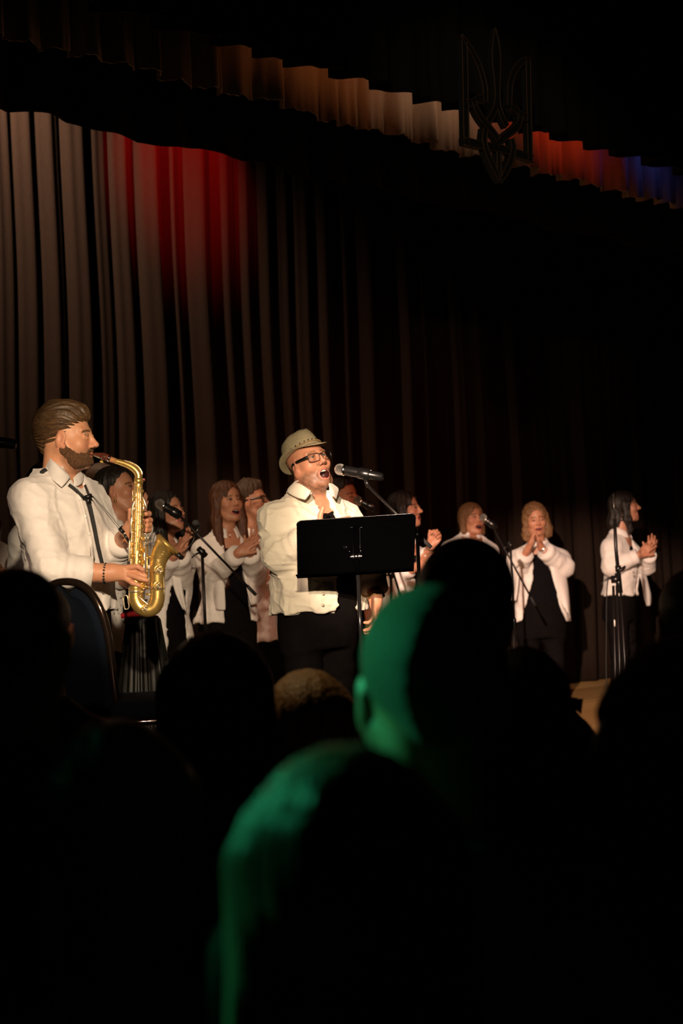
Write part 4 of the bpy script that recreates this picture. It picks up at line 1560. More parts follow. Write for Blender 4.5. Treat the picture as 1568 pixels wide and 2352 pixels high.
# ----------------------------------------------------------------------------
# THE SAXOPHONE
# ----------------------------------------------------------------------------
def saxophone():
    D = 5.16
    T = Thing('saxophone', 'gold lacquered alto saxophone with engraved bell held by the bearded man', 'saxophone', W(343, 1419, D))

    def p(x, y, dd=0.0):
        return W(x, y, D + dd)
    k = D / FPX
    body = T.part('body_tube', tube([p(318, 1104), p(318, 1150), p(317, 1200), p(315, 1260), p(313, 1320), p(312, 1358)],
                                    [9.0 * k, 10 * k, 11.5 * k, 13.5 * k, 15.5 * k, 16.5 * k], 24, 5), M_BRASS)
    T.part('bow', tube([p(312, 1352), p(312.5, 1374), p(320, 1392), p(337, 1401), p(353, 1395), p(361, 1376), p(361.5, 1352)],
                       [16.5 * k, 16.8 * k, 17 * k, 17 * k, 17 * k, 17 * k, 16.8 * k], 24, 5), M_BRASS)
    for a, b, r in (((312, 1356), (312, 1361), 17.6), ((361.5, 1354), (361.5, 1349), 18.0)):
        T.part('bow_ring', tube([p(*a), p(*b)], r * k, 24), M_NICKEL)
    bell = [(361.5, 1352), (361, 1330), (361.5, 1308), (363.5, 1290), (368, 1274), (375, 1262), (382.5, 1253.5), (385, 1251)]
    br = [16.8, 17.4, 18.2, 19.4, 21.5, 24.5, 30, 33]
    # outer skin, then back down the inside, so the bell is an open horn
    outer = [p(*q) for q in bell]
    T.part('bell', tube(outer + [p(q[0] + 0.5, q[1] + 0.3) for q in bell[::-1]], [r * k for r in br] + [(r - 0.9) * k for r in br[::-1]], 32, 1, False), M_BRASS)
    Tn = nrm(outer[-1] - outer[-3])
    e1 = nrm(np.cross(Tn, A(0, 1, 0)))
    e2 = np.cross(Tn, e1)
    rim = [outer[-1] + (e1 * math.cos(t) + e2 * math.sin(t)) * 33 * k for t in np.linspace(0, 2 * math.pi, 41)]
    T.part('bell_rim', tube(rim, 1.3 * k, 8, 1, False), M_BRASS)
    # engraving: fine scroll lines on the camera side of the bell
    M_ENG = mat('bright_engraving', (0.95, 0.75, 0.35), 0.35, 1.0)
    for (cx_, cy_, r, a0, a1) in ((366, 1284, 6, 0, 5.2), (372, 1276, 5, 2, 7), (361, 1292, 5, 1, 6), (376, 1266, 4.5, 0.5, 5), (367, 1299, 5, 3, 8)):
        pts = []
        for t in np.linspace(a0, a1, 18):
            rr = r * (0.35 + 0.65 * (t - a0) / (a1 - a0))
            x, y = cx_ + rr * math.cos(t), cy_ + rr * math.sin(t) * 0.9
            ax_x = np.interp(y, [1251, 1262, 1274, 1290, 1308], [384, 375, 368, 363.5, 361.5])
            rad = np.interp(y, [1251, 1262, 1274, 1290, 1308], [30, 24.5, 21.5, 19.4, 18.2])
            q = max(rad ** 2 - (x - ax_x) ** 2, 4) ** 0.5
            pts.append(p(x, y, -q * k - 0.0004))
        T.part('engraving', tube(pts, 0.0009, 5), M_ENG)
    # neck, cork, mouthpiece
    T.part('neck', tube([p(265, 1059), p(278, 1062.5), p(292, 1067.4), p(305, 1074.5), p(314, 1083), p(318, 1092), p(318, 1104)], [6.2 * k, 6.8 * k, 7.4 * k, 8 * k, 8.4 * k, 8.6 * k, 8.8 * k], 18, 5), M_BRASS)
    T.part('neck_key', join(tube([p(283, 1057.5), p(296, 1060.5), p(311, 1067), p(322, 1077), p(326.5, 1088), p(323, 1097)], 1.5 * k, 8, 5),
                            tube([p(296, 1067, 0), p(298, 1059)], 1.6 * k, 8), tube([p(317, 1081), p(321, 1073)], 1.5 * k, 8), lathe(p(284, 1062), p(285, 1057) - p(284, 1062), [(0, 4.5 * k), (0.003, 4.5 * k)], 14)), M_NICKEL)
    T.part('neck_collar', join(tube([p(318, 1098), p(318, 1112)], 10.4 * k, 22), tube([p(318, 1103), p(329, 1101.5)], 2.4 * k, 8)), M_BRASS)
    T.part('neck_screw', lathe(p(330.5, 1102, 0.008), A(0, -1, 0), [(0, 3.6 * k), (0.012, 3.9 * k), (0.014, 3.2 * k), (0.0145, 2.2 * k)], 18), M_CHROME)
    T.part('screw_jewel', ball(p(330.5, 1102, -0.007), 2.0 * k, 10, 8), M_RED, label='red jewel')
    T.part('cork', tube([p(249, 1053.5), p(266, 1059.3)], [6.2 * k, 6.4 * k], 16), M_CORK)
    mp = T.part('mouthpiece', tube([p(212, 1042.5), p(222, 1043.8), p(234, 1047), p(246, 1051), p(254, 1054)], [1.2 * k, 4.2 * k, 6.8 * k, 7.8 * k, 7.4 * k], 18, 4), M_EBONITE, label='dark red mouthpiece')
    T.part('mouthpiece_ring', tube([p(249, 1052.3), p(253, 1053.7)], 8.6 * k, 18), M_CHROME, mp)
    T.part('ligature', tube([p(232, 1046.5), p(243, 1050)], [8.0 * k, 8.4 * k], 18), M_EBONITE, mp)
    T.part('reed', tube([p(214, 1045.5), p(240, 1056)], [1.3 * k, 1.8 * k], 8), M_NICKEL, mp)
    for q in ((233, 1059), (236, 1060)):
        T.part('ligature_screw', lathe(p(q[0], q[1] - 6), A(-0.2, 0, -1), [(0, 1.1 * k), (6 * k, 1.1 * k), (6 * k, 3 * k), (9 * k, 3.2 * k), (9.5 * k, 2.4 * k)], 12), M_BRASS, mp)
    T.part('maker_mark', join(tube([p(236.5, 1050, -8.3 * k), p(236.7, 1045.5, -8.2 * k), p(238.5, 1049, -8.6 * k), p(240.3, 1046.5, -8.3 * k), p(240, 1051, -8.3 * k)], 0.9 * k, 6)), M_CHROME, mp)

    # keywork ---------------------------------------------------------------
    def tx(y):
        return np.interp(y, [1104, 1200, 1260, 1358], [318, 317, 315, 312]), np.interp(y, [1104, 1200, 1260, 1358], [9.0, 11.5, 13.5, 16.5])
    for off, y0, y1, r in ((-5, 1116, 1300, 1.25), (0.5, 1118, 1262, 1.35), (5, 1120, 1250, 1.25), (-13, 1128, 1150, 1.1), (12, 1150, 1172, 1.1), (-13.5, 1205, 1330, 1.2), (17, 1228, 1330, 1.4)):
        ys = np.linspace(y0, y1, 9)
        pts = []
        for y in ys:
            c, r0 = tx(y)
            q = max((r0 + 3.2) ** 2 - off * off, 2) ** 0.5
            pts.append(p(c + off, y, -q * k))
        T.part('key_rod', tube(pts, r * k, 8), M_NICKEL)
        for y in np.linspace(y0, y1, max(3, int((y1 - y0) / 22))):
            c, r0 = tx(y)
            q = max((r0 + 3.2) ** 2 - off * off, 2) ** 0.5
            a, b = p(c + off * 0.7, y, -q * k * 0.6), p(c + off, y, -q * k)
            T.part('key_post', join(tube([a, b], 1.0 * k, 6), ball(b, 2.0 * k, 10, 6)), M_BRASS)
    # key cups: round pads with a raised rim
    def cup(x, y, dd, n, r, pearl=False, m=M_BRASS):
        n = nrm(n)
        c = p(x, y, dd)
        o = T.part('key_cup', lathe(c, n, [(0, r * k * 0.98), (2.2 * k, r * k), (3.2 * k, r * k * 0.92), (2.6 * k, r * k * 0.78), (3.6 * k, r * k * 0.3), (3.8 * k, 0.0002)], 18), m)
        if pearl:
            T.part('pearl', lathe(c + n * 3 * k, n, [(0, r * k * 0.6), (1.2 * k, r * k * 0.58), (1.6 * k, 0.0002)], 14), M_PEARL, o)
    rr = random.Random(3)
    for i, y in enumerate(np.linspace(1128, 1345, 17)):
        c, r0 = tx(y)
        sd = -1 if i % 2 else 1
        n = A(sd * rr.uniform(0.5, 0.95), -0.55, rr.uniform(-0.1, 0.15))
        nn = nrm(n)
        cup(c + nn[0] * (r0 + 1), y, nn[1] * (r0 + 1) * k, n, np.interp(y, [1128, 1345], [4.2, 8.6]), pearl=(1150 < y < 1225 and sd < 0))
    for y in (1276, 1291):
        T.part('key_cup', ball(p(tx(y)[0] + 6, y, -(tx(y)[1] + 2) * k), A(5.0, 5.0, 7.0) * k, 14, 10), M_BRASS)
    # palm keys and side keys
    for pts in ([(310, 1150), (306, 1160), (303, 1176), (305, 1196)], [(326, 1140), (331, 1150), (335, 1162), (337, 1168)], [(303, 1186), (301, 1204), (300, 1224)], [(298, 1238), (297, 1262), (296, 1290)],
                [(301, 1258), (300, 1276), (300, 1296)]):
        T.part('side_key', tube([p(x, y, -0.012) for x, y in pts], [1.4 * k, 2.6 * k, 2.8 * k, 1.6 * k][:len(pts)] if len(pts) == 4 else [1.6 * k, 2.9 * k, 1.8 * k], 8, 4), M_NICKEL)
    # framed key guard on the right of the body and the long bell rod
    g = [p(326, 1226, -0.015), p(340, 1226, -0.012), p(340, 1246, -0.012), p(326, 1246, -0.015)]
    T.part('key_guard', join(*[tube([g[i], g[(i + 1) % 4]], 1.3 * k, 8) for i in range(4)], tube([p(333, 1228, -0.014), p(333, 1244, -0.014)], 1.6 * k, 8)), M_NICKEL)
    T.part('bell_brace', join(tube([p(326, 1282, -0.004), p(346, 1281, -0.004)], 2.0 * k, 10), ball(p(344, 1279, -0.006), 3.4 * k, 12, 8), tube([p(338, 1250), p(337, 1352)], 2.2 * k, 10), ball(p(337, 1312, -0.01), 2.6 * k, 10, 8)), M_BRASS)
    # big low-note key cups with wire guards
    for x, y, r in ((364, 1309, 11.5), (362, 1346, 11), (333, 1398, 10)):
        n = A(0.35, -1, -0.1)
        rad = 18 if y < 1390 else 17
        cup(x, y, -(rad - 3.0) * k, n, r)
        nn = nrm(n)
        e1 = nrm(np.cross(nn, A(0, 0, 1)))
        e2 = np.cross(nn, e1)
        c = p(x, y, -(rad - 3.0) * k) + nn * 6.5 * k
        ring = [c + (e1 * math.cos(t) + e2 * math.sin(t)) * 4.6 * k for t in np.linspace(0, 6.2832, 21)]
        feet = [tube([c + (e1 * math.cos(t) + e2 * math.sin(t)) * 4.6 * k, c + (e1 * math.cos(t) + e2 * math.sin(t)) * (r + 2.5) * k - nn * 6 * k], 0.9 * k, 6) for t in (0.3, 2.4, 4.5)]
        T.part('key_guard', join(tube(ring, 1.1 * k, 6, 1, False), lathe(c - nn * 1.5 * k, nn, [(0, 2.6 * k), (2.4 * k, 2.2 * k), (2.6 * k, 0.0002)], 12), *feet), M_NICKEL)
    # the wire along the outside of the bow, and the low key at the foot
    T.part('body_rod', tube([p(371, 1298, -0.012), p(376, 1330, -0.010), p(376.5, 1360, -0.008), p(370, 1388, -0.008), p(354, 1404, -0.008), p(330, 1408, -0.012), p(314, 1396, -0.016), p(302, 1380, -0.018)], 1.7 * k, 8, 5), M_NICKEL)
    T.part('body_rod', tube([p(297, 1356, -0.014), p(320, 1372, -0.024), p(344, 1392, -0.024)], 1.4 * k, 8, 4), M_NICKEL)
    T.part('foot_key', join(tube([p(297, 1348, -0.01), p(296, 1366, -0.012), p(294, 1386, -0.012)], 1.5 * k, 8, 4),
                            tube([p(282, 1370, -0.012), p(291, 1368, -0.012), p(294, 1378, -0.012), p(296, 1396, -0.012), p(287, 1399, -0.012), p(285, 1388, -0.012), p(282, 1370, -0.012)], 1.4 * k, 8, 3),
                            tube([p(296, 1372, -0.012), p(310, 1376, -0.02)], 1.6 * k, 8)), M_NICKEL)
    for x, y in ((300, 1345), (306, 1352), (322, 1368), (346, 1366), (350, 1360), (342, 1330), (338, 1340), (326, 1340), (322, 1356), (330, 1352)):
        T.part('key_post', ball(p(x, y, -0.018), 2.3 * k, 10, 6), M_NICKEL)
    T.part('table_key', join(*[tube([p(x0, y0, -0.018), p(x1, y1, -0.02)], [2.6 * k, 2.0 * k], 8) for x0, y0, x1, y1 in ((326, 1338, 342, 1336), (327, 1344, 341, 1350), (318, 1362, 330, 1358), (334, 1364, 350, 1366))]), M_BRASS)
    T.part('white_sticker', boxg(p(342, 1302, -0.004), A(3 * k, 0, 0), A(0, 0.001, 0), A(0, 0, 4 * k)), M_PEARL)
    # clip-on gooseneck microphone on the bell rim
    C = Thing('clip_microphone', 'small black gooseneck microphone clipped to the saxophone bell', 'microphone', p(414, 1279))
    C.part('clip', join(tube([p(399, 1270, -0.01), p(421, 1282, -0.01)], [4.5 * k, 5 * k], 10), tube([p(410, 1270, -0.01), p(416, 1284, -0.01)], 4 * k, 10)), M_PLASTIC)
    C.part('gooseneck', tube([p(416, 1278, -0.01), p(428, 1262, -0.01), p(438, 1250, -0.01), p(443, 1244, -0.01), p(447, 1232, -0.01)], 0.9 * k, 8, 5), M_CHROME)
    C.part('capsule', join(tube([p(446, 1234, -0.01), p(458, 1206, -0.01)], 2.6 * k, 10), ball(p(459, 1204, -0.01), 3.6 * k, 12, 8)), M_PLASTIC)
    C.part('foam_tip', ball(p(449, 1201, 0.0), A(8, 8, 7) * k, 14, 10), mat('grey_foam', (0.02, 0.02, 0.02), 0.95, bump=0.6, scale=600))
    C.part('cable', join(tube([p(331, 1254, -0.02), p(345, 1248, -0.02), p(357, 1246, -0.02)], 0.7 * k, 6, 4), tube([p(351, 1264, -0.01), p(352, 1240, -0.01), p(358, 1224, -0.01), p(363, 1212, -0.01)], 0.7 * k, 6, 4)), M_RUBBER)


saxophone()


# ----------------------------------------------------------------------------
# MUSIC STAND
# ----------------------------------------------------------------------------
def music_stand():
    d = 6.10
    foot = W(828, 1440, d)
    base = A(foot[0], foot[1], 0)
    T = Thing('music_stand', 'black metal music stand in front of the singer', 'music stand', base)
    tl, tr, br_, bl = W(681, 1197, d + 0.07), W(955, 1179, d + 0.01), W(950, 1312, d - 0.07), W(683, 1328, d - 0.01)
    ex, ez = nrm(tr - tl), nrm(tl - bl)
    ny = nrm(np.cross(ex, ez))
    c = (tl + tr + br_ + bl) / 4
    # desk: rounded upper corners, folded lip
    outline = []

    def corner(p, a, b, r, n=6):
        a, b = nrm(a), nrm(b)
        for i in range(n + 1):
            t = i / n * math.pi / 2
            outline.append(p + (a + b) * r - a * r * math.sin(t) - b * r * math.cos(t))
    corner(tl, tr - tl, bl - tl, 0.020)
    outline.reverse()
    o1 = list(outline)
    outline.clear()
    corner(tr, tl - tr, br_ - tr, 0.024)
    poly = o1[::-1] if False else o1
    pts = [bl] + list(reversed(o1))[::-1] + []
    ptsL = sorted(o1, key=lambda q: np.dot(q - bl, ex))
    ptsR = sorted(outline, key=lambda q: np.dot(q - bl, ex))
    loop = [bl] + ptsL + ptsR + [br_]
    n = len(loop)
    fr = [q - ny * 0.0015 for q in loop]
    bk = [q + ny * 0.0015 for q in loop]
    F = [tuple(range(n)), tuple(range(2 * n - 1, n - 1, -1))] + [(i, n + i, n + (i + 1) % n, (i + 1) % n) for i in range(n)]
    desk = T.part('desk', (np.array(fr + bk), F), M_METAL_BLACK, smooth=False)
    T.part('desk_rim', tube(loop[1:-1], 0.0022, 8), mat('glossy_black_steel', (0.012, 0.012, 0.012), 0.16, 0.3, var=0.1), desk)
    T.part('desk_lip', boxg((bl + br_) / 2 + ny * 0.025, ex * np.linalg.norm(br_ - bl) / 2, ny * 0.025, ez * 0.001), M_METAL_BLACK, desk)
    tow = -ny if ny[1] > 0 else ny          # towards the camera
    def q(x, y, off=0.004):
        # pixel on the desk plane
        a = W(x, y, 1.0) - A(0, 0, CAMH)
        t = np.dot(c - A(0, 0, CAMH), ny) / np.dot(a, ny)
        return A(0, 0, CAMH) + a * t + tow * off
    M_GLOSS = mat('glossy_black_steel', (0.012, 0.012, 0.012), 0.16, 0.3, var=0.1)
    # two pressed brackets
    for x0, x1 in ((804, 812), (826, 833)):
        T.part('bracket', join(tube([q(x0, 1213), q(x1, 1211)], 0.0022, 6), tube([q(x1 if x0 < 815 else x0, 1212), q((x1 if x0 < 815 else x0) + 1, 1285)], 0.0028, 8)), M_GLOSS)
    T.part('crease', join(tube([q(685, 1210, 0.001), q(952, 1192, 0.001)], 0.0012, 5), tube([q(683, 1228, 0.001), q(952, 1212, 0.001)], 0.0010, 5)), M_METAL_BLACK)
    T.part('bracket_plate', boxg(q(819, 1248, 0.004), ex * 0.014, tow * 0.003, ez * 0.075), M_METAL_BLACK)
    for x, y in ((802.5, 1267), (828.5, 1266), (790, 1256), (795, 1257), (798, 1256), (790.5, 1260), (797, 1260)):
        big = y > 1262
        T.part('rivet', ball(q(x, y, 0.003), 0.0030 if big else 0.0016, 8, 6), M_CHROME)
    # tilt joint
    jc = q(819, 1281, 0.016)
    T.part('tilt_joint', tube([jc - ex * 0.0150, jc + ex * 0.0150], 0.0125, 18), M_CHROME)
    for sx in (-1, 1):
        T.part('joint_bolt', join(tube([jc + ex * sx * 0.015, jc + ex * sx * 0.019], 0.016, 18), ball(jc + ex * sx * 0.0225, 0.0075, 12, 8)), M_CHROME)
    low = jc + A(0, 0, -0.006)
    p1 = A(jc[0] + 0.0045, jc[1], jc[2] - 0.066)
    T.part('joint_sleeve', tube([low, p1], [0.0125, 0.0105], 16), M_METAL_BLACK)
    p2 = A(base[0], base[1], 0.30)
    T.part('upper_pole', tube([p1, A((p1[0] + base[0]) / 2, jc[1], 0.62)], 0.0085, 16), M_GLOSS)
    T.part('lower_pole', tube([A((p1[0] + base[0]) / 2, jc[1], 0.66), A(base[0], base[1], 0.06)], 0.0115, 16), M_GLOSS)
    for t in (0.5, 2.6, 4.7):
        v = A(math.cos(t), math.sin(t), 0)
        T.part('foot', tube([A(base[0], base[1], 0.12), base + v * 0.12 + A(0, 0, 0.06), base + v * 0.27 + A(0, 0, 0.012)], 0.009, 10, 4), M_METAL_BLACK)


music_stand()


# ----------------------------------------------------------------------------
# MICROPHONES AND STANDS
# ----------------------------------------------------------------------------
def mic(name, label, a, b, d0, d1, scale=1.0, switch=False, band=True, clipat=None):
    """handheld microphone: grille end at pixel a, tail at pixel b"""
    p0, p1 = W(a[0], a[1], d0), W(b[0], b[1], d1)
    T = Thing(name, label, 'microphone', p0)
    ax = nrm(p1 - p0)
    L = np.linalg.norm(p1 - p0)
    r = 0.0255 * scale
    T.part('grille', ball(p0 + ax * r, r, 20, 14), M_GRILLE, label='silver mesh grille')
    T.part('grille_band', lathe(p0 + ax * r * 1.5, ax, [(0, r * 0.90), (0.002, r * 0.98), (0.010, r * 0.96), (0.014, r * 0.80)], 22), M_CHROME if band else M_PLASTIC)
    st = r * 2.0
    h = T.part('handle', lathe(p0 + ax * st, ax, [(0, r * 0.82), (0.004, r * 0.86), ((L - st) * 0.5, r * 0.80), (L - st - 0.012, r * 0.70), (L - st - 0.010, r * 0.62), (L - st - 0.003, r * 0.60), (L - st, r * 0.45)], 22), M_PLASTIC)
    if switch:
        T.part('switch', boxg(p0 + ax * (L * 0.72) + A(0, 0, r * 0.72), ax * 0.010, np.cross(ax, A(0, 0, 1)) * 0.004, A(0, 0, 0.003)), M_PEARL, h)
    return T, p0, p1, ax, r


def boom_stand(label, foot, knuckle, tip, tail, clip_to=None, r=0.0075, weight=False, legs=True):
    """tripod base, upright, clutch, boom arm. All points in the view frame"""
    base = A(foot[0], foot[1], 0)
    T = Thing('microphone_stand', label, 'microphone stand', base)
    M = mat('satin_black_tube', (0.006, 0.005, 0.005), 0.38, 0.0, var=0.1, spec=0.35)
    top = np.asarray(knuckle)
    mid = base + (top - base) * 0.55
    T.part('lower_tube', tube([base + A(0, 0, 0.10), mid], 0.013, 14), M)
    T.part('clutch', lathe(mid - A(0, 0, 0.04), top - base, [(0, 0.016), (0.005, 0.018), (0.07, 0.018), (0.08, 0.015)], 16), M_PLASTIC)
    T.part('upper_tube', tube([mid, top], 0.0085, 12), M)
    T.part('boom_clutch', join(ball(top, 0.020, 14, 10), tube([top - nrm(np.asarray(tip) - tail) * 0.03, top + nrm(np.asarray(tip) - tail) * 0.03], 0.016, 12)), M_PLASTIC)
    T.part('clutch_lever', tube([top, top + A(-0.035, -0.02, -0.012), top + A(-0.055, -0.02, -0.03)], [0.006, 0.005, 0.004], 8, 3), M_PLASTIC)
    T.part('boom_arm', tube([tail, tip], r, 12), M)
    T.part('boom_end', tube([tail, np.asarray(tail) + nrm(np.asarray(tip) - tail) * 0.07], r * 1.5, 12), M_RUBBER)
    if clip_to is not None:
        pc, pax = clip_to
        T.part('microphone_clip', join(tube([tip, pc - A(0, 0, 0.022)], [0.010, 0.009], 10), lathe(pc - pax * 0.03, pax, [(0, 0.0235), (0.003, 0.026), (0.052, 0.0255), (0.055, 0.023)], 16)), M_PLASTIC)
    if legs:
        for t in (0.3, 2.4, 4.5):
            v = A(math.cos(t), math.sin(t), 0)
            T.part('leg', tube([base + A(0, 0, 0.12), base + v * 0.30 + A(0, 0, 0.018)], 0.008, 10), M)
            T.part('rubber_foot', tube([base + v * 0.27 + A(0, 0, 0.03), base + v * 0.315 + A(0, 0, 0.011)], 0.011, 10), M_RUBBER)
    return T


# the singer's microphone
mt, p0, p1, ax, r = mic('microphone', "silver headed microphone in front of the hatted singer's mouth", (768, 1076), (880, 1096), 6.42, 6.36, 1.04, switch=True)
cpt = p0 + (p1 - p0) * 0.62
boom_stand('black boom stand holding the microphone of the hatted singer', W(962, 1352, 6.35), W(958, 1228, 6.35), W(846, 1117, 6.37), W(990, 1258, 6.34), (cpt - A(0, 0, 0.0), ax), r=0.0062)
# the microphone of the dark-haired woman beside the saxophone
mt, p0, p1, ax, r = mic('microphone', "microphone before the face of the dark haired woman behind the saxophone", (357, 1152), (416, 1186), 7.45, 7.5, 1.05)
boom_stand('black boom stand slanting down past the long haired woman', W(474, 1440, 7.75), W(464, 1268, 7.75), W(412, 1184, 7.6), W(587, 1366, 7.85), (p0 + (p1 - p0) * 0.8, ax), r=0.0065)
# the microphone half hidden by the singer's shoulder
mt, p0, p1, ax, r = mic('microphone', "microphone of the woman singing behind the hatted man's shoulder", (812, 1145), (862, 1168), 8.5, 8.5, 1.05)
boom_stand('black microphone stand seen below the music stand', W(897, 1440, 8.5), W(897, 1318, 8.5), W(858, 1168, 8.5), W(925, 1388, 8.5), (p0 + (p1 - p0) * 0.8, ax), r=0.0065)
# the blond bob's microphone
mt, p0, p1, ax, r = mic('microphone', "microphone in front of the blonde woman with a bob", (1102, 1184), (1140, 1212), 10.2, 10.2, 1.1)
boom_stand('boom stand slanting across the curly blonde woman', W(1180, 1482, 10.2), W(1172, 1252, 10.2), W(1130, 1208, 10.2), W(1229, 1391, 10.2), (p0 + (p1 - p0) * 0.75, ax), r=0.0065)
# the tall unused stand at the right, boom folded straight up
def tall_stand():
    d = 8.9
    f = W(1425, 1560, d)
    base = A(f[0], f[1], 0)
    T = Thing('microphone_stand', 'tall black stand without microphone before the dark haired woman at the right', 'microphone stand', base)
    M = mat('satin_black_tube')
    T.part('boom_arm', tube([W(1408, 1134, d), W(1411, 1196, d)], 0.0045, 10), mat('grey_steel_tube', (0.10, 0.10, 0.08), 0.3, 0.8))
    T.part('boom_sleeve', tube([W(1411, 1192, d), W(1414, 1260, d), W(1420, 1320, d)], [0.0105, 0.0115, 0.0125], 12), M)
    T.part('clutch', join(tube([W(1418.5, 1299, d), W(1420, 1313, d)], 0.0185, 14), tube([W(1420, 1311, d - 0.02), W(1429, 1307, d - 0.02), W(1436, 1300, d - 0.02)], [0.012, 0.013, 0.005], 10, 3)), M_PLASTIC)
    T.part('hub', join(tube([W(1404, 1331, d), W(1424, 1330, d)], 0.024, 16), tube([W(1418, 1316, d), W(1423, 1362, d)], 0.019, 14)), M_PLASTIC)
    T.part('clutch_lever', join(tube([W(1404, 1327, d - 0.02), W(1392, 1331, d - 0.02), W(1381, 1341, d - 0.02)], [0.008, 0.007, 0.003], 8, 3), ball(W(1381, 1341, d - 0.02), 0.006, 10, 8)), M_PLASTIC)
    for x0, y0, x1, y1 in ((1408, 1345, 1413, 1560), (1416, 1345, 1424, 1560), (1424, 1345, 1437, 1560)):
        q = W(x1, y1, d)
        T.part('leg', tube([W(x0, y0, d), q, A(q[0] + (q[0] - base[0]) * 1.5, q[1], 0.012)], 0.0085, 10), M)
    T.part('label_tag', boxg(W(1411, 1431, d - 0.02), A(0.004, 0, 0), A(0, 0.001, 0), A(0, 0, 0.020)), M_PEARL)
    T.part('cable', tube([W(1396, 1330, d - 0.02), W(1393, 1362, d - 0.02), W(1392, 1450, d - 0.02), W(1392, 1560, d - 0.02), A(*(W(1396, 1618, d - 0.02)[:2]), 0.008)], 0.0035, 8, 5), M_RUBBER)


tall_stand()
# tail end of a microphone poking in at the left edge of the picture
mt, p0, p1, ax, r = mic('microphone', 'tail end of a black microphone at the left edge of the picture', (-90, 1004), (38, 1021), 5.6, 5.6, 1.15)
boom_stand('black boom stand of the microphone at the left edge', W(-150, 1500, 5.6), W(-140, 1240, 5.6), W(-40, 1040, 5.6), W(-200, 1350, 5.6), (p0 + (p1 - p0) * 0.45, ax), r=0.007)


# ----------------------------------------------------------------------------
# CHAIR, DRAPED TABLE
# ----------------------------------------------------------------------------
M_NAVY = mat('navy_upholstery', (0.0035, 0.006, 0.011), 0.95, bump=0.3, scale=260, var=0.2, spec=0.1)
M_TUBE = mat('dark_bronze_chair_frame', (0.035, 0.022, 0.016), 0.18, 0.7, var=0.15, coat=0.5)


def chair_riser():
    c = W(200, 1640, 4.85)
    V, F = boxg(A(c[0], c[1], 0.09), A(0.55, 0, 0), A(0, 0.45, 0), A(0, 0, 0.09))
    o = single('stage_riser', (V, F), M_WALL, A(c[0], c[1], 0), None, None, smooth=False, kind='structure')


def banquet_chair():
    d = 4.85
    base0 = W(230, 1640, d)
    zf = 0.18
    T = Thing('banquet_chair', 'empty navy chair with bronze tube frame standing before the saxophonist', 'chair', A(base0[0], base0[1], zf))
    # back frame: rounded hoop seen from behind, depth runs away from the camera to the left
    def hp(x, y, dd):
        return W(x, y, d + dd)
    hoop = [hp(278, 1660, -0.06), hp(266, 1600, -0.06), hp(256, 1520, -0.05), hp(246, 1450, -0.05), hp(231, 1400, -0.05), hp(210, 1363, -0.04), hp(186, 1343, -0.02), hp(160, 1336, 0.0), hp(132, 1338, 0.03),
            hp(108, 1352, 0.06), hp(92, 1385, 0.08), hp(84, 1440, 0.09), hp(84, 1520, 0.10), hp(90, 1600, 0.10), hp(98, 1660, 0.10)]
    T.part('back_frame', tube(hoop, 0.0135, 14, 5), M_TUBE)
    inner = [hp(262, 1625, -0.05), hp(252, 1540, -0.045), hp(241, 1460, -0.045), hp(224, 1408, -0.04), hp(200, 1372, -0.03), hp(168, 1356, 0.0)]
    outer = [hp(108, 1640, 0.09), hp(100, 1560, 0.09), hp(96, 1470, 0.085), hp(100, 1410, 0.075), hp(112, 1372, 0.05), hp(135, 1357, 0.02)]
    T.part('backrest', sheet([[a, (a * 0.67 + b * 0.33) + A(0, 0.02, 0), (a * 0.33 + b * 0.67) + A(0, 0.02, 0), b] for a, b in zip(inner, outer)], 0.045, 5, 5), M_NAVY)
    # seat
    sr = [[hp(284, 1622, -0.06), hp(330, 1615, -0.05), hp(372, 1610, -0.02), hp(398, 1612, 0.0)],
          [hp(262, 1620, 0.10), hp(300, 1612, 0.10), hp(345, 1606, 0.12), hp(380, 1606, 0.14)],
          [hp(180, 1622, 0.30), hp(230, 1612, 0.30), hp(290, 1604, 0.30), hp(340, 1602, 0.30)]]
    s1 = hp(290, 1640, -0.1)
    zs = W(300, 1628, d)[2]
    o = A(W(262, 1640, d)[0], d, zs)
    ex, ey = nrm(A(1, 0.12, 0)), nrm(A(-0.12, 1, 0))
    seat = Fn(lambda Q: Box(o + ex * 0.20 + ey * 0.10, A(0.215, 0.215, 0.032), np.stack([ex, ey, A(0, 0, 1)], axis=1), 0.03)(Q), o - 0.5, o + 0.6)
    T.part('seat', sculpt([('u', Box(o + ex * 0.20 + ey * 0.10, A(0.215, 0.215, 0.032), np.stack([ex, ey, A(0, 0, 1)], axis=1), 0.03), 0)], 0.008), M_NAVY)
    fr = [o + ex * a + ey * b - A(0, 0, 0.035) for a, b in ((0.0, -0.11), (0.34, -0.11), (0.40, -0.07), (0.41, 0.1), (0.40, 0.27), (0.34, 0.31), (0.0, 0.31))]
    T.part('seat_frame', tube(fr, 0.012, 12, 4), M_TUBE)
    for a, b, lean in ((0.37, -0.09, 0.03), (0.37, 0.29, 0.03), (-0.0, -0.10, -0.05), (0.0, 0.30, -0.05)):
        t = o + ex * a + ey * b - A(0, 0, 0.03)
        T.part('leg', tube([t, A(*(t + ex * lean)[:2], zf + 0.012)], 0.0115, 12), M_TUBE)


chair_riser()
banquet_chair()


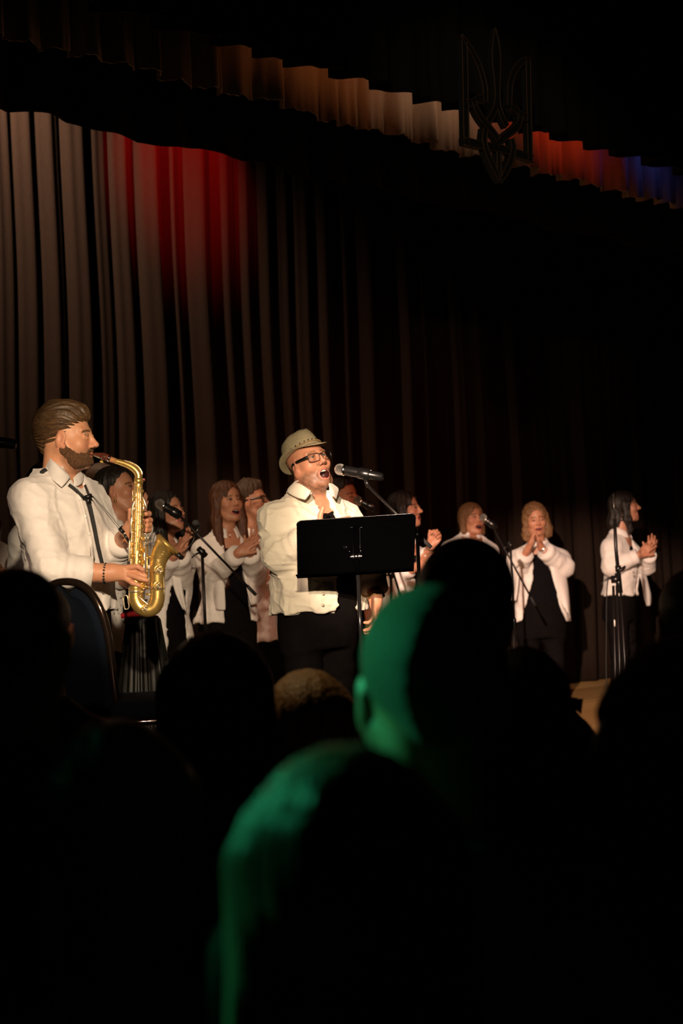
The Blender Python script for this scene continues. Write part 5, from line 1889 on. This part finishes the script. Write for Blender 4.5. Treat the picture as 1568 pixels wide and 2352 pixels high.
def draped_table():
    d = 6.0
    c = W(330, 1420, d)
    T = Thing('draped_table', 'small side table under a shiny black satin cloth behind the saxophone', 'table', A(c[0], c[1], 0))
    M_SATIN = mat('black_satin', (0.006, 0.0055, 0.004), 0.45, bump=0.1, scale=20, var=0.2, spec=0.25)
    zt = W(320, 1416, d)[2]
    cx_, cy_ = W(318, 1416, d)[0], c[1] + 0.12
    n = 96
    rows = []
    for z, r in ((zt, 0.02), (zt, 0.05), (zt - 0.004, 0.066), (zt - 0.02, 0.073), (zt - 0.12, 0.078), (zt - 0.3, 0.095), (zt - 0.5, 0.115), (0.01, 0.15)):
        row = []
        f = (zt - z) / zt
        for i in range(n):
            t = 2 * math.pi * i / n
            rr = r + (0.045 * f ** 0.6) * math.sin(5 * t + 2.2 * math.sin(2 * t + 0.7)) * (f > 0.02) + 0.02 * f * math.sin(23 * t)
            row.append(A(cx_ + rr * math.cos(t), cy_ + rr * math.sin(t), z))
        rows.append(row)
    V = np.array(rows).reshape(-1, 3)
    F = [(i * n + k, i * n + (k + 1) % n, (i + 1) * n + (k + 1) % n, (i + 1) * n + k) for i in range(len(rows) - 1) for k in range(n)] + [tuple(range(n))]
    T.part('satin_cloth', (V, F), M_SATIN)
    T.part('table_top', lathe(A(cx_, cy_, zt - 0.03), A(0, 0, 1), [(0, 0.055), (0.02, 0.055)], 32), M_WALL)
    T.part('table_leg', tube([A(cx_, cy_, zt - 0.02), A(cx_, cy_, 0.02)], 0.03, 14), M_WALL)
    q = W(300, 1411, d + 0.1)
    single('red_cloth_roll', tube([W(278, 1415, d + 0.1), W(300, 1411, d + 0.1), W(318, 1408, d + 0.1), W(345, 1404, d + 0.12)], [0.010, 0.013, 0.015, 0.014], 14, 4), M_RED, W(278, 1415, d + 0.1), 'rolled bright red cloth lying on the black satin table', 'cloth')


draped_table()
# ----------------------------------------------------------------------------
# THE CHOIR
# ----------------------------------------------------------------------------
def fdir(x, y, z):
    return A(x, y, z)


LIPR = (0.45, 0.09, 0.08)
# woman behind the sax player's back (only her white sleeve shows)
person('person', 'chorister half hidden behind the saxophonist with only a white sleeve showing', d=7.0, head=(118, 1118), yaw=70, tyaw=60, neck=(112, 1192), hips=(112, 1425),
       rarm=((52, 1306, -0.05), (150, 1330, -0.16)), larm=((190, 1310, 0.1), (230, 1290, -0.1)), hair=hair_bob(), hairm=M_DARKH, shirt='open', sleeve=(0.075, 0.072, 0.055), h_head=0.006)
# long haired woman at the left edge
person('person', 'chorister with long reddish hair at the left edge of the picture', d=7.6, head=(-42, 1160), yaw=50, tyaw=40, neck=(-48, 1232), hips=(-55, 1470),
       rarm=((-110, 1350, -0.1), (-30, 1330, -0.25)), larm=((10, 1350, 0), (4, 1322, -0.2)), hair=hair_long(0.36, 1.05), hairm=M_REDH, shirt='open', h_head=0.006)
# woman in profile with earring behind the saxophone
PB = person('person', 'dark haired woman in profile with gold earring behind the saxophone', d=7.6, head=(270, 1126), hh=0.240, yaw=76, pitch=10, tyaw=60, neck=(268, 1206), hips=(262, 1432),
            rarm=((222, 1318, -0.08), (286, 1335, -0.2)), larm=((318, 1270, 0.0), (333, 1205, -0.15)),
            hands={-1: dict(d=A(0.0, -0.1, 1), n=A(1, 0.3, 0), side=1, curl=(6, 6, 8, 10))},
            hair=[('u', Ell((0, -0.022, 0.042), (0.084, 0.104, 0.090)), 0), ('u', Ell((0, -0.10, -0.03), (0.055, 0.045, 0.055)), 0.03), ('u', Cone((0, -0.07, 0.0), (0, -0.06, -0.2), 0.05, 0.05), 0.03),
                  ('s', Half((0, 0.012, 0.012), (0, -0.80, 0.60), 0.4), 0.012)],
            hairm=M_DARKH, headkw=dict(mo=0.7, lip=LIPR), shirt='open')
PB.T.part('earring', join(ball(PB.hc + PB.R @ A(0.088, 0.012, -0.048), 0.005, 10, 8), ball(PB.hc + PB.R @ A(0.088, 0.012, -0.062), 0.008, 10, 8)), M_GOLDW, label='gold earring')
# head glimpsed behind her
person('person', 'chorister whose forehead shows just above the woman with the earring', d=8.7, head=(238, 1112), yaw=60, hips=(240, 1400), hair=hair_short(0.62, 0.012), hairm=M_BROWNH, fem=False, shirt='closed', h_head=0.006, headkw=dict(mo=0.5))
# dark haired woman with the microphone across her face
person('person', 'dark haired woman clapping behind the saxophone bell with a microphone at her face', d=8.15, head=(384, 1176), yaw=58, pitch=8, tyaw=48, neck=(376, 1244), hips=(372, 1462),
       rarm=((352, 1330, -0.12), (398, 1276, -0.3)), larm=((412, 1322, -0.05), (414, 1272, -0.27)),
       hands={1: dict(d=A(0.55, 0.1, 0.85), n=A(0.8, 0.5, -0.3), side=-1, curl=(8, 10, 12, 16), spread=0.3), -1: dict(d=A(0.45, 0.0, 0.9), n=A(-0.8, -0.4, 0.3), side=-1, curl=(6, 8, 10, 12), spread=0.3)},
       hair=hair_long(0.26, 1.05, open_w=0.060), hairm=M_DARKH, headkw=dict(mo=0.25, lip=LIPR), shirt='open', sleeve=(0.066, 0.070, 0.055),
       tails=[[[(392, 1296, -0.14), (402, 1300, -0.16), (410, 1304, -0.13)], [(396, 1330, -0.15), (408, 1332, -0.16), (418, 1336, -0.13)], [(406, 1365, -0.15), (415, 1366, -0.16), (424, 1368, -0.13)],
               [(421, 1400, -0.15), (425, 1402, -0.155), (429, 1405, -0.14)]]])
# auburn long haired woman clapping
PD = person('person', 'woman with very long auburn hair clapping in an open white shirt', d=8.6, head=(521, 1152), hh=0.236, yaw=36, pitch=6, tyaw=32, neck=(518, 1224), hips=(524, 1420),
            rarm=((490, 1322, -0.12), (548, 1270, -0.36)), larm=((586, 1320, -0.06), (573, 1268, -0.33)),
            hands={1: dict(d=A(0.75, 0.05, 0.62), n=A(0.5, 0.8, -0.4), side=-1, curl=(6, 8, 10, 12), spread=0.25), -1: dict(d=A(0.35, 0.0, 0.9), n=A(-0.6, -0.7, 0.2), side=-1, curl=(8, 8, 10, 12), spread=0.2)},
            hair=hair_long(0.50, 1.10, flow=0.03, open_w=0.050, open_c=-0.010), hairm=M_REDH, headkw=dict(mo=0.75, lip=LIPR), shirt='open', sleeve=(0.066, 0.068, 0.056), shemz=-0.02,
            opening=[(-0.3, -0.10, 0.10), (0.1, -0.085, 0.09), (0.30, -0.07, 0.07), (0.42, -0.06, 0.06), (0.6, -0.07, 0.07)],
            tails=[[[(470, 1318, -0.06), (488, 1322, -0.16), (514, 1318, -0.2)], [(474, 1350, -0.06), (492, 1352, -0.17), (515, 1350, -0.2)], [(476, 1378, -0.06), (496, 1380, -0.17), (516, 1384, -0.2)], [(480, 1388, -0.06), (500, 1400, -0.17), (516, 1401, -0.2)]],
                   [[(556, 1300, -0.14), (566, 1304, -0.13), (576, 1306, -0.06)], [(562, 1335, -0.15), (576, 1336, -0.13), (590, 1338, -0.05)], [(568, 1362, -0.16), (586, 1362, -0.13), (604, 1360, -0.05)], [(576, 1390, -0.16), (592, 1384, -0.13), (608, 1364, -0.05)]]])
PD.T.part('pin', ball(W(528, 1229, 8.6 - 0.16), A(0.006, 0.004, 0.004), 8, 6), M_PEARL, label='small pale pin')
# man with glasses behind her
PE = person('person', 'young man with dark glasses singing behind the auburn haired woman', d=9.3, head=(577, 1151), hh=0.245, yaw=74, pitch=6, tyaw=50, neck=(578, 1226), hips=(600, 1430), fem=False,
            rarm=((612, 1330, -0.14), (598, 1300, -0.3)), larm=((640, 1330, 0.1), (640, 1290, -0.1)),
            hair=hair_short(0.62, 0.008, 1.0, -0.03) + [('u', Cone((0, 0.06, 0.10), (0, -0.02, 0.125), 0.026, 0.024), 0.03)], hairm=M_BROWNH, headkw=dict(mo=0.45), shirt='closed', cuff=0.20, shemz=-0.12, hem=0.02)
glasses(PE, M_PLASTIC, w=1.02, rim=0.0026, temple=0.0032)
# woman behind the singer's shoulder
person('person', 'woman singing into a microphone behind the shoulder of the hatted singer', d=9.0, head=(789, 1144), yaw=52, pitch=4, tyaw=40, neck=(786, 1214), hips=(786, 1410), hair=hair_short(0.75, 0.012, 1.02, -0.06), hairm=M_DARKH,
       headkw=dict(mo=1.0, closed=True, lip=LIPR), shirt='open')
# woman behind the music stand, fist raised
PG = person('person', 'dark haired woman behind the music stand raising her fist', d=9.4, head=(930, 1170), yaw=66, pitch=6, tyaw=45, neck=(926, 1240), hips=(926, 1440),
            rarm=((900, 1330, -0.10), (960, 1300, -0.25)), larm=((968, 1300, 0.0), (990, 1254, -0.15)),
            hands={-1: dict(d=A(0.55, -0.1, 0.8), n=A(-0.5, -0.8, 0.2), side=-1, curl=(70, 75, 75, 75), thumb=(0.8, 0.3, 0.6))},
            hair=hair_long(0.30, 1.0, open_w=0.052), hairm=M_DARKH, headkw=dict(mo=0.4, lip=LIPR), shirt='open', cuff=0.10, shemz=-0.10, hem=0.02,
            opening=[(-0.3, -0.02, 0.02), (0.1, -0.03, 0.03), (0.42, -0.05, 0.05), (0.6, -0.07, 0.07)])
w_, e_ = PG.arms[-1][2], PG.arms[-1][1]
axw = nrm(w_ - e_)
PG.T.part('bracelet', lathe(w_ - axw * 0.02, axw, [(0, 0.027), (0.002, 0.031), (0.010, 0.031), (0.012, 0.027)], 18), M_PLASTIC, label='dark bracelet')
# blonde bob
person('person', 'blonde woman with a bob singing into a microphone behind the audience', d=11.2, head=(1083, 1192), hh=0.240, yaw=28, pitch=8, roll=-4, tyaw=12, neck=(1080, 1229), hips=(1078, 1396),
       rarm=((1022, 1320, 0), (1040, 1380, -0.1)), larm=((1132, 1320, 0), (1120, 1380, -0.1)),
       hair=hair_bob(0.10, 1.03, 0.060, -0.008), hairm=M_BLOND, headkw=dict(mo=0.9, lip=LIPR, closed=True), shirt='open', f=1.08,
       opening=[(-0.3, -0.10, 0.10), (0.30, -0.08, 0.08), (0.42, -0.08, 0.08), (0.6, -0.10, 0.10)])
# curly blonde, hands at her mouth
PI_ = person('person', 'wavy blonde woman holding clasped hands to her mouth', d=11.3, head=(1229, 1192), hh=0.240, yaw=4, pitch=-6, roll=4, tyaw=4, neck=(1236, 1250), hips=(1240, 1420), f=1.14, belly=0.03,
             rarm=((1186, 1304, -0.10), (1211, 1264, -0.26)), larm=((1292, 1302, -0.10), (1243, 1258, -0.26)),
             hands={1: dict(d=A(0.32, -0.05, 0.9), n=A(0.9, 0.0, -0.3), side=-1, curl=(8, 8, 10, 12)), -1: dict(d=A(-0.30, -0.02, 0.9), n=A(-0.9, 0.0, -0.3), side=1, curl=(10, 10, 12, 14))},
             hair=hair_bob(0.135, 1.06, 0.062, 0.006) + [('u', Ell((-0.085, -0.01, -0.09), (0.045, 0.05, 0.055)), 0.03), ('u', Ell((0.075, -0.01, -0.12), (0.035, 0.045, 0.05)), 0.03), ('s', Ell((0.004, 0.11, -0.012), (0.060, 0.085, 0.092)), 0.008)],
             hairm=M_BLOND, hair_disp=lambda V: 0.007 * wob(V, 75, 3) + 0.003 * wob(V, 150, 5), headkw=dict(mo=0.45, closed=True, lip=LIPR), shirt='open', sleeve=(0.080, 0.086, 0.068), cuff=0.075, shemz=-0.02,
             opening=[(-0.3, -0.24, 0.21), (-0.05, -0.20, 0.18), (0.10, -0.13, 0.14), (0.30, -0.085, 0.085), (0.42, -0.07, 0.07), (0.6, -0.08, 0.08)],
             tails=[[[(1262, 1300, -0.20), (1278, 1304, -0.2), (1296, 1306, -0.12)], [(1272, 1340, -0.2), (1288, 1342, -0.2), (1304, 1342, -0.12)], [(1286, 1378, -0.2), (1298, 1380, -0.2), (1309, 1380, -0.12)], [(1296, 1396, -0.2), (1303, 1408, -0.2), (1311, 1421, -0.13)]],
                    [[(1180, 1310, -0.12), (1186, 1312, -0.18), (1192, 1312, -0.2)], [(1174, 1345, -0.12), (1182, 1346, -0.18), (1189, 1346, -0.2)], [(1169, 1379, -0.12), (1177, 1379, -0.18), (1184, 1379, -0.2)]]])
w_, e_ = PI_.arms[-1][2], PI_.arms[-1][1]
axw = nrm(w_ - e_)
wb = PI_.T.part('watch_strap', lathe(w_ - axw * 0.03, axw, [(0, 0.026), (0.002, 0.030), (0.010, 0.030), (0.012, 0.026)], 18), M_PEARL, label='wristwatch')
PI_.T.part('watch_face', lathe(w_ - axw * 0.024 + A(-0.012, -0.030, 0), A(-0.3, -1, 0), [(0, 0.015), (0.006, 0.016), (0.007, 0.012)], 16), M_CHROME, wb)
# dark haired woman at the right in profile
PJ = person('person', 'dark haired woman in profile with clasped hands at the right of the choir', d=11.4, head=(1434, 1163), hh=0.238, yaw=80, pitch=6, tyaw=58, neck=(1424, 1226), hips=(1424, 1384), f=1.0,
            rarm=((1404, 1302, -0.18), (1470, 1274, -0.26)), larm=((1482, 1300, -0.02), (1492, 1272, -0.2)),
            hands={1: dict(d=A(0.75, -0.05, 0.66), n=A(0.2, 0.95, -0.2), side=-1, curl=(14, 16, 18, 22), bend=(4, 4, 6, 8)), -1: dict(d=A(0.25, 0.0, 0.95), n=A(-0.3, -0.9, 0.2), side=-1, curl=(18, 18, 20, 22))},
            hair=hair_long(0.20, 1.02, back=0.03, open_w=0.055), hairm=M_DARKH, headkw=dict(mo=0.6, lip=LIPR), shirt='open', sleeve=(0.078, 0.074, 0.056), shemz=0.06, hem=0.015,
            opening=[(-0.3, -0.05, 0.0), (0.10, -0.05, 0.0), (0.30, -0.06, 0.03), (0.42, -0.07, 0.06), (0.6, -0.08, 0.08)],
            tails=[[[(1468, 1318, -0.10), (1474, 1316, -0.06), (1480, 1314, 0.0)], [(1474, 1345, -0.10), (1482, 1344, -0.05), (1489, 1342, 0.0)], [(1478, 1372, -0.10), (1487, 1370, -0.05), (1496, 1366, 0.0)], [(1485, 1391, -0.09), (1490, 1391, -0.05), (1496, 1386, 0.0)]]])
PJ.T.part('button', join(ball(W(1454, 1313.5, 11.4 - 0.19), 0.0065, 10, 8), ball(W(1455, 1322, 11.4 - 0.19), 0.0065, 10, 8)), M_CHROME)
# ----------------------------------------------------------------------------
# THE AUDIENCE (seated, seen from behind in the dark)
# ----------------------------------------------------------------------------
def seated(label, d, head, yaw=180, hh=0.236, hair=None, hairm=None, hd=None, top=(0.02, 0.02, 0.022), fem=True, f=1.0, roll=0, pitch=0, topm=None, skin=SKIN_B, hair_h=0.009, tyaw=180):
    hc = W(head[0], head[1], d)
    s = hh / 0.232
    R = tilt(frame(face_dir(yaw, pitch)), roll)
    fw = face_dir(tyaw)
    nk = hc + A(0, 0, -0.19) - fw * 0.03
    hp = nk + A(0, 0, -0.56) - fw * 0.03
    Rt = frame(fw)
    T = Thing('person', label, 'person', A(hp[0], hp[1], AUD))
    secs = tee_secs(f, fem, 0.01, 0.54)
    shw, shz = (0.165 if fem else 0.19) * f, 0.44 if fem else 0.455
    sh = {sd: hp + Rt @ A(sd * shw, -0.01, shz) for sd in (1, -1)}
    arms = {sd: (sh[sd], sh[sd] + Rt @ A(sd * 0.05, 0.02, -0.27), sh[sd] + Rt @ A(-sd * 0.04, 0.24, -0.30)) for sd in (1, -1)}
    seatz = AUD + 0.50
    hp2 = A(hp[0], hp[1], max(seatz, hp[2] - 0.02))
    legs = {}
    for sd in (1, -1):
        h0 = hp2 + Rt @ A(sd * 0.09, 0.02, 0)
        kn = A(*(h0 + fw * 0.38)[:2], AUD + 0.49)
        an = A(*(kn - fw * 0.10)[:2], AUD + 0.07)
        legs[sd] = (h0, kn, an)
    hg = head_geo(hc, R, s, nk - A(0, 0, 0.02), skin=skin, female=fem, h=0.0072, neck_r=0.06 if fem else 0.064)
    pr = [('u', Loft(hp, Rt, [(z, x, y, a * 0.92, b * 0.92) for z, x, y, a, b in secs]), 0)]
    hands = []
    for sd in (1, -1):
        a, e, w = arms[sd]
        pr += chain([a, e, w], [0.05, 0.042, 0.03], 0.03) + chain(legs[sd], [0.08, 0.055, 0.04], 0.03)
        hands.append(sculpt(hand_prims(w, fw + A(0, 0, -0.3), A(0, 0, -1), side=-sd, size=0.95), 0.008, colf=skin_col(skin)))
    T.part('body', joinsc(hg, sculpt(pr, 0.026, colf=skin_col(skin)), *hands), M_SKIN)
    m = topm or mat('audience_top_%02d%02d%02d' % tuple(int(c * 99) for c in top), top, 0.85, bump=0.2, scale=60, var=0.25)
    cl = [('u', Loft(hp, Rt, grow(secs, 0.015), wr=0.005, wf=16, seed=d), 0)]
    for sd in (1, -1):
        a, e, w = arms[sd]
        cl += [('u', Cone(nk - A(0, 0, 0.045), a, 0.055, 0.062), 0.05)] + chain([a, e, w], [0.066, 0.058, 0.044], 0.04, 0.003, 3, sd)
    cl.append(('s', Cone(nk, nk + A(0, 0, 0.2), 0.062, 0.08), 0.01))
    T.part('top', sculpt(cl, 0.0145, disp=lambda V: crease(V, 0.006, d)), m)
    tr = [('u', Loft(hp, Rt, [(z, x, y, a + 0.01, b + 0.01) for z, x, y, a, b in secs if z < 0.1]), 0)]
    for sd in (1, -1):
        tr += chain(legs[sd], [0.092, 0.075, 0.06], 0.03)
    T.part('trousers', sculpt(tr, 0.022), M_TROUSER)
    for sd in (1, -1):
        a0 = A(*legs[sd][2][:2], AUD + 0.036)
        T.part('shoe', sculpt([('u', Cone(a0 - fw * 0.03, a0 + fw * 0.14, 0.036, 0.03), 0), ('u', Cone(a0, a0 + A(0, 0, 0.06), 0.034, 0.036), 0.02), ('i', Half((0, 0, AUD + 0.002), (0, 0, -1), 9), 0)], 0.016), M_PLASTIC)
    if hair:
        T.part('hair', hair_geo(hc, R, s, hair, hair_h, hd or ridge(48, 0.0018, int(d * 10) % 5)), hairm or M_DARKH)
    return T, hc, R, s


def back_hair(length=0.4, w=1.0, vol=1.0):
    pr = [('u', Ell((0, -0.018, 0.036), A(0.090, 0.108, 0.094) * vol), 0)]
    for sx in (-1, 0, 1):
        x = sx * 0.062 * w
        pr += [('u', Cone((x, -0.04 + 0.03 * abs(sx), 0.02), (x * 1.12, -0.065 + 0.03 * abs(sx), -length * 0.45), 0.046, 0.048), 0.04),
               ('u', Cone((x * 1.12, -0.065 + 0.03 * abs(sx), -length * 0.45), (x * 1.25, -0.075 + 0.03 * abs(sx), -length), 0.048, 0.034), 0.03)]
    pr.append(('s', Ell((0, 0.11, -0.03), (0.06, 0.08, 0.1)), 0.015))
    return pr


M_FRONT = mat('light_brown_hair', (0.16, 0.10, 0.06), 0.38, bump=0.7, scale=130, var=0.5, stretch=(1, 1, 0.04), spec=0.4)
seated('long haired listener nearest the camera with green light along the left of her hair', 1.3, (806, 2040), hair=back_hair(0.46, 1.0), hd=ridge(70, 0.0014, 3), hairm=M_FRONT, top=(0.05, 0.05, 0.045), yaw=176)
buzz = [('u', Ell((0, -0.016, 0.036), (0.0785, 0.0995, 0.0845)), 0), ('u', Cone((0, -0.07, 0.0), (0, -0.062, -0.065), 0.034, 0.03), 0.03), ('s', Half((0, 0.0, 0.006), (0, -0.55, 0.83), 0.4), 0.01)]
crop = [('u', Ell((0, -0.017, 0.036), (0.081, 0.102, 0.0865)), 0), ('u', Cone((0, -0.07, 0.0), (0, -0.064, -0.065), 0.036, 0.032), 0.03), ('s', Half((0, 0.0, 0.006), (0, -0.55, 0.83), 0.4), 0.01)]


def fuzz(V):
    return 0.0008 * wob(V, 300, 1)


seated('close cropped man in the foreground with green light on his ear', 1.72, (992, 1588), hair=buzz, hairm=mat('cropped_hair', (0.26, 0.17, 0.12), 0.6, bump=0.8, scale=500, var=0.4), hd=fuzz, fem=False, f=1.05, yaw=180, hh=0.250, hair_h=0.006)
seated('round headed listener rising above the cropped man with a dark green sheen', 2.5, (1068, 1398), hair=crop, hd=fuzz, hairm=M_DARKH, fem=False, yaw=185, hh=0.240)
seated('dark haired listener low beyond the shoulder of the cropped man', 3.05, (1203, 1610), hh=0.22, hair=back_hair(0.3, 0.92, 0.94), yaw=180)
Tb, hcb, Rb, sb = seated('dark haired listener wearing a pointed bow beside the strip of lit floor', 3.6, (1268, 1738), hair=back_hair(0.42, 1.1, 1.05), yaw=175)
Tb.part('hair_bow', join(tube([W(1285, 1622, 3.6), W(1312, 1619, 3.6), W(1325, 1626, 3.6)], [0.004, 0.020, 0.022], 10, 3), tube([W(1318, 1626, 3.6), W(1328, 1615, 3.6), W(1338, 1605, 3.6)], [0.024, 0.013, 0.001], 10, 3)),
        mat('grey_bow_cloth', (0.03, 0.03, 0.03), 0.8, bump=0.2, scale=100), label='pointed grey and black bow')
big = back_hair(0.55, 1.1, 1.06) + [('u', Ell((-0.088, -0.02, -0.02), (0.040, 0.05, 0.035)), 0.02), ('u', Ell((-0.075, -0.02, -0.16), (0.05, 0.06, 0.09)), 0.04)]
seated('listener with full dark hair at the right edge of the picture', 2.05, (1560, 1680), hair=big, hd=lambda V: 0.006 * wob(V, 60, 2) + 0.003 * wob(V, 130, 5), yaw=178)
seated('tall dark listener beyond the full haired one at the right edge', 3.2, (1598, 1430), hair=crop, hd=fuzz, fem=False, yaw=180)
seated('blonde listener seated directly below the hatted singer', 3.3, (712, 1672), hh=0.245, hair=back_hair(0.34, 0.98), hairm=M_BLOND, yaw=172)
M_PAT = mat('grey_flowered_blouse', (0.16, 0.13, 0.11), 0.85, bump=0.2, scale=14, var=0.7)
seated('dark haired listener in a pale flowered blouse left of the blonde one', 2.85, (495, 1607), hair=back_hair(0.24, 1.1, 1.06), topm=M_PAT, yaw=185)
seated('dark listener with a green glint on the crown at the left edge', 2.3, (46, 1472), hair=crop, hd=fuzz, hairm=M_DARKH, fem=False, yaw=178, hh=0.225)
seated('dark haired listener low in the left foreground', 1.9, (272, 1878), hair=back_hair(0.3, 1.0, 1.0), yaw=180)
seated('listener in a dark red top beyond the left edge listener', 3.5, (88, 1452), hair=crop, hd=fuzz, hairm=M_DARKH, fem=False, top=(0.22, 0.008, 0.012), yaw=180)
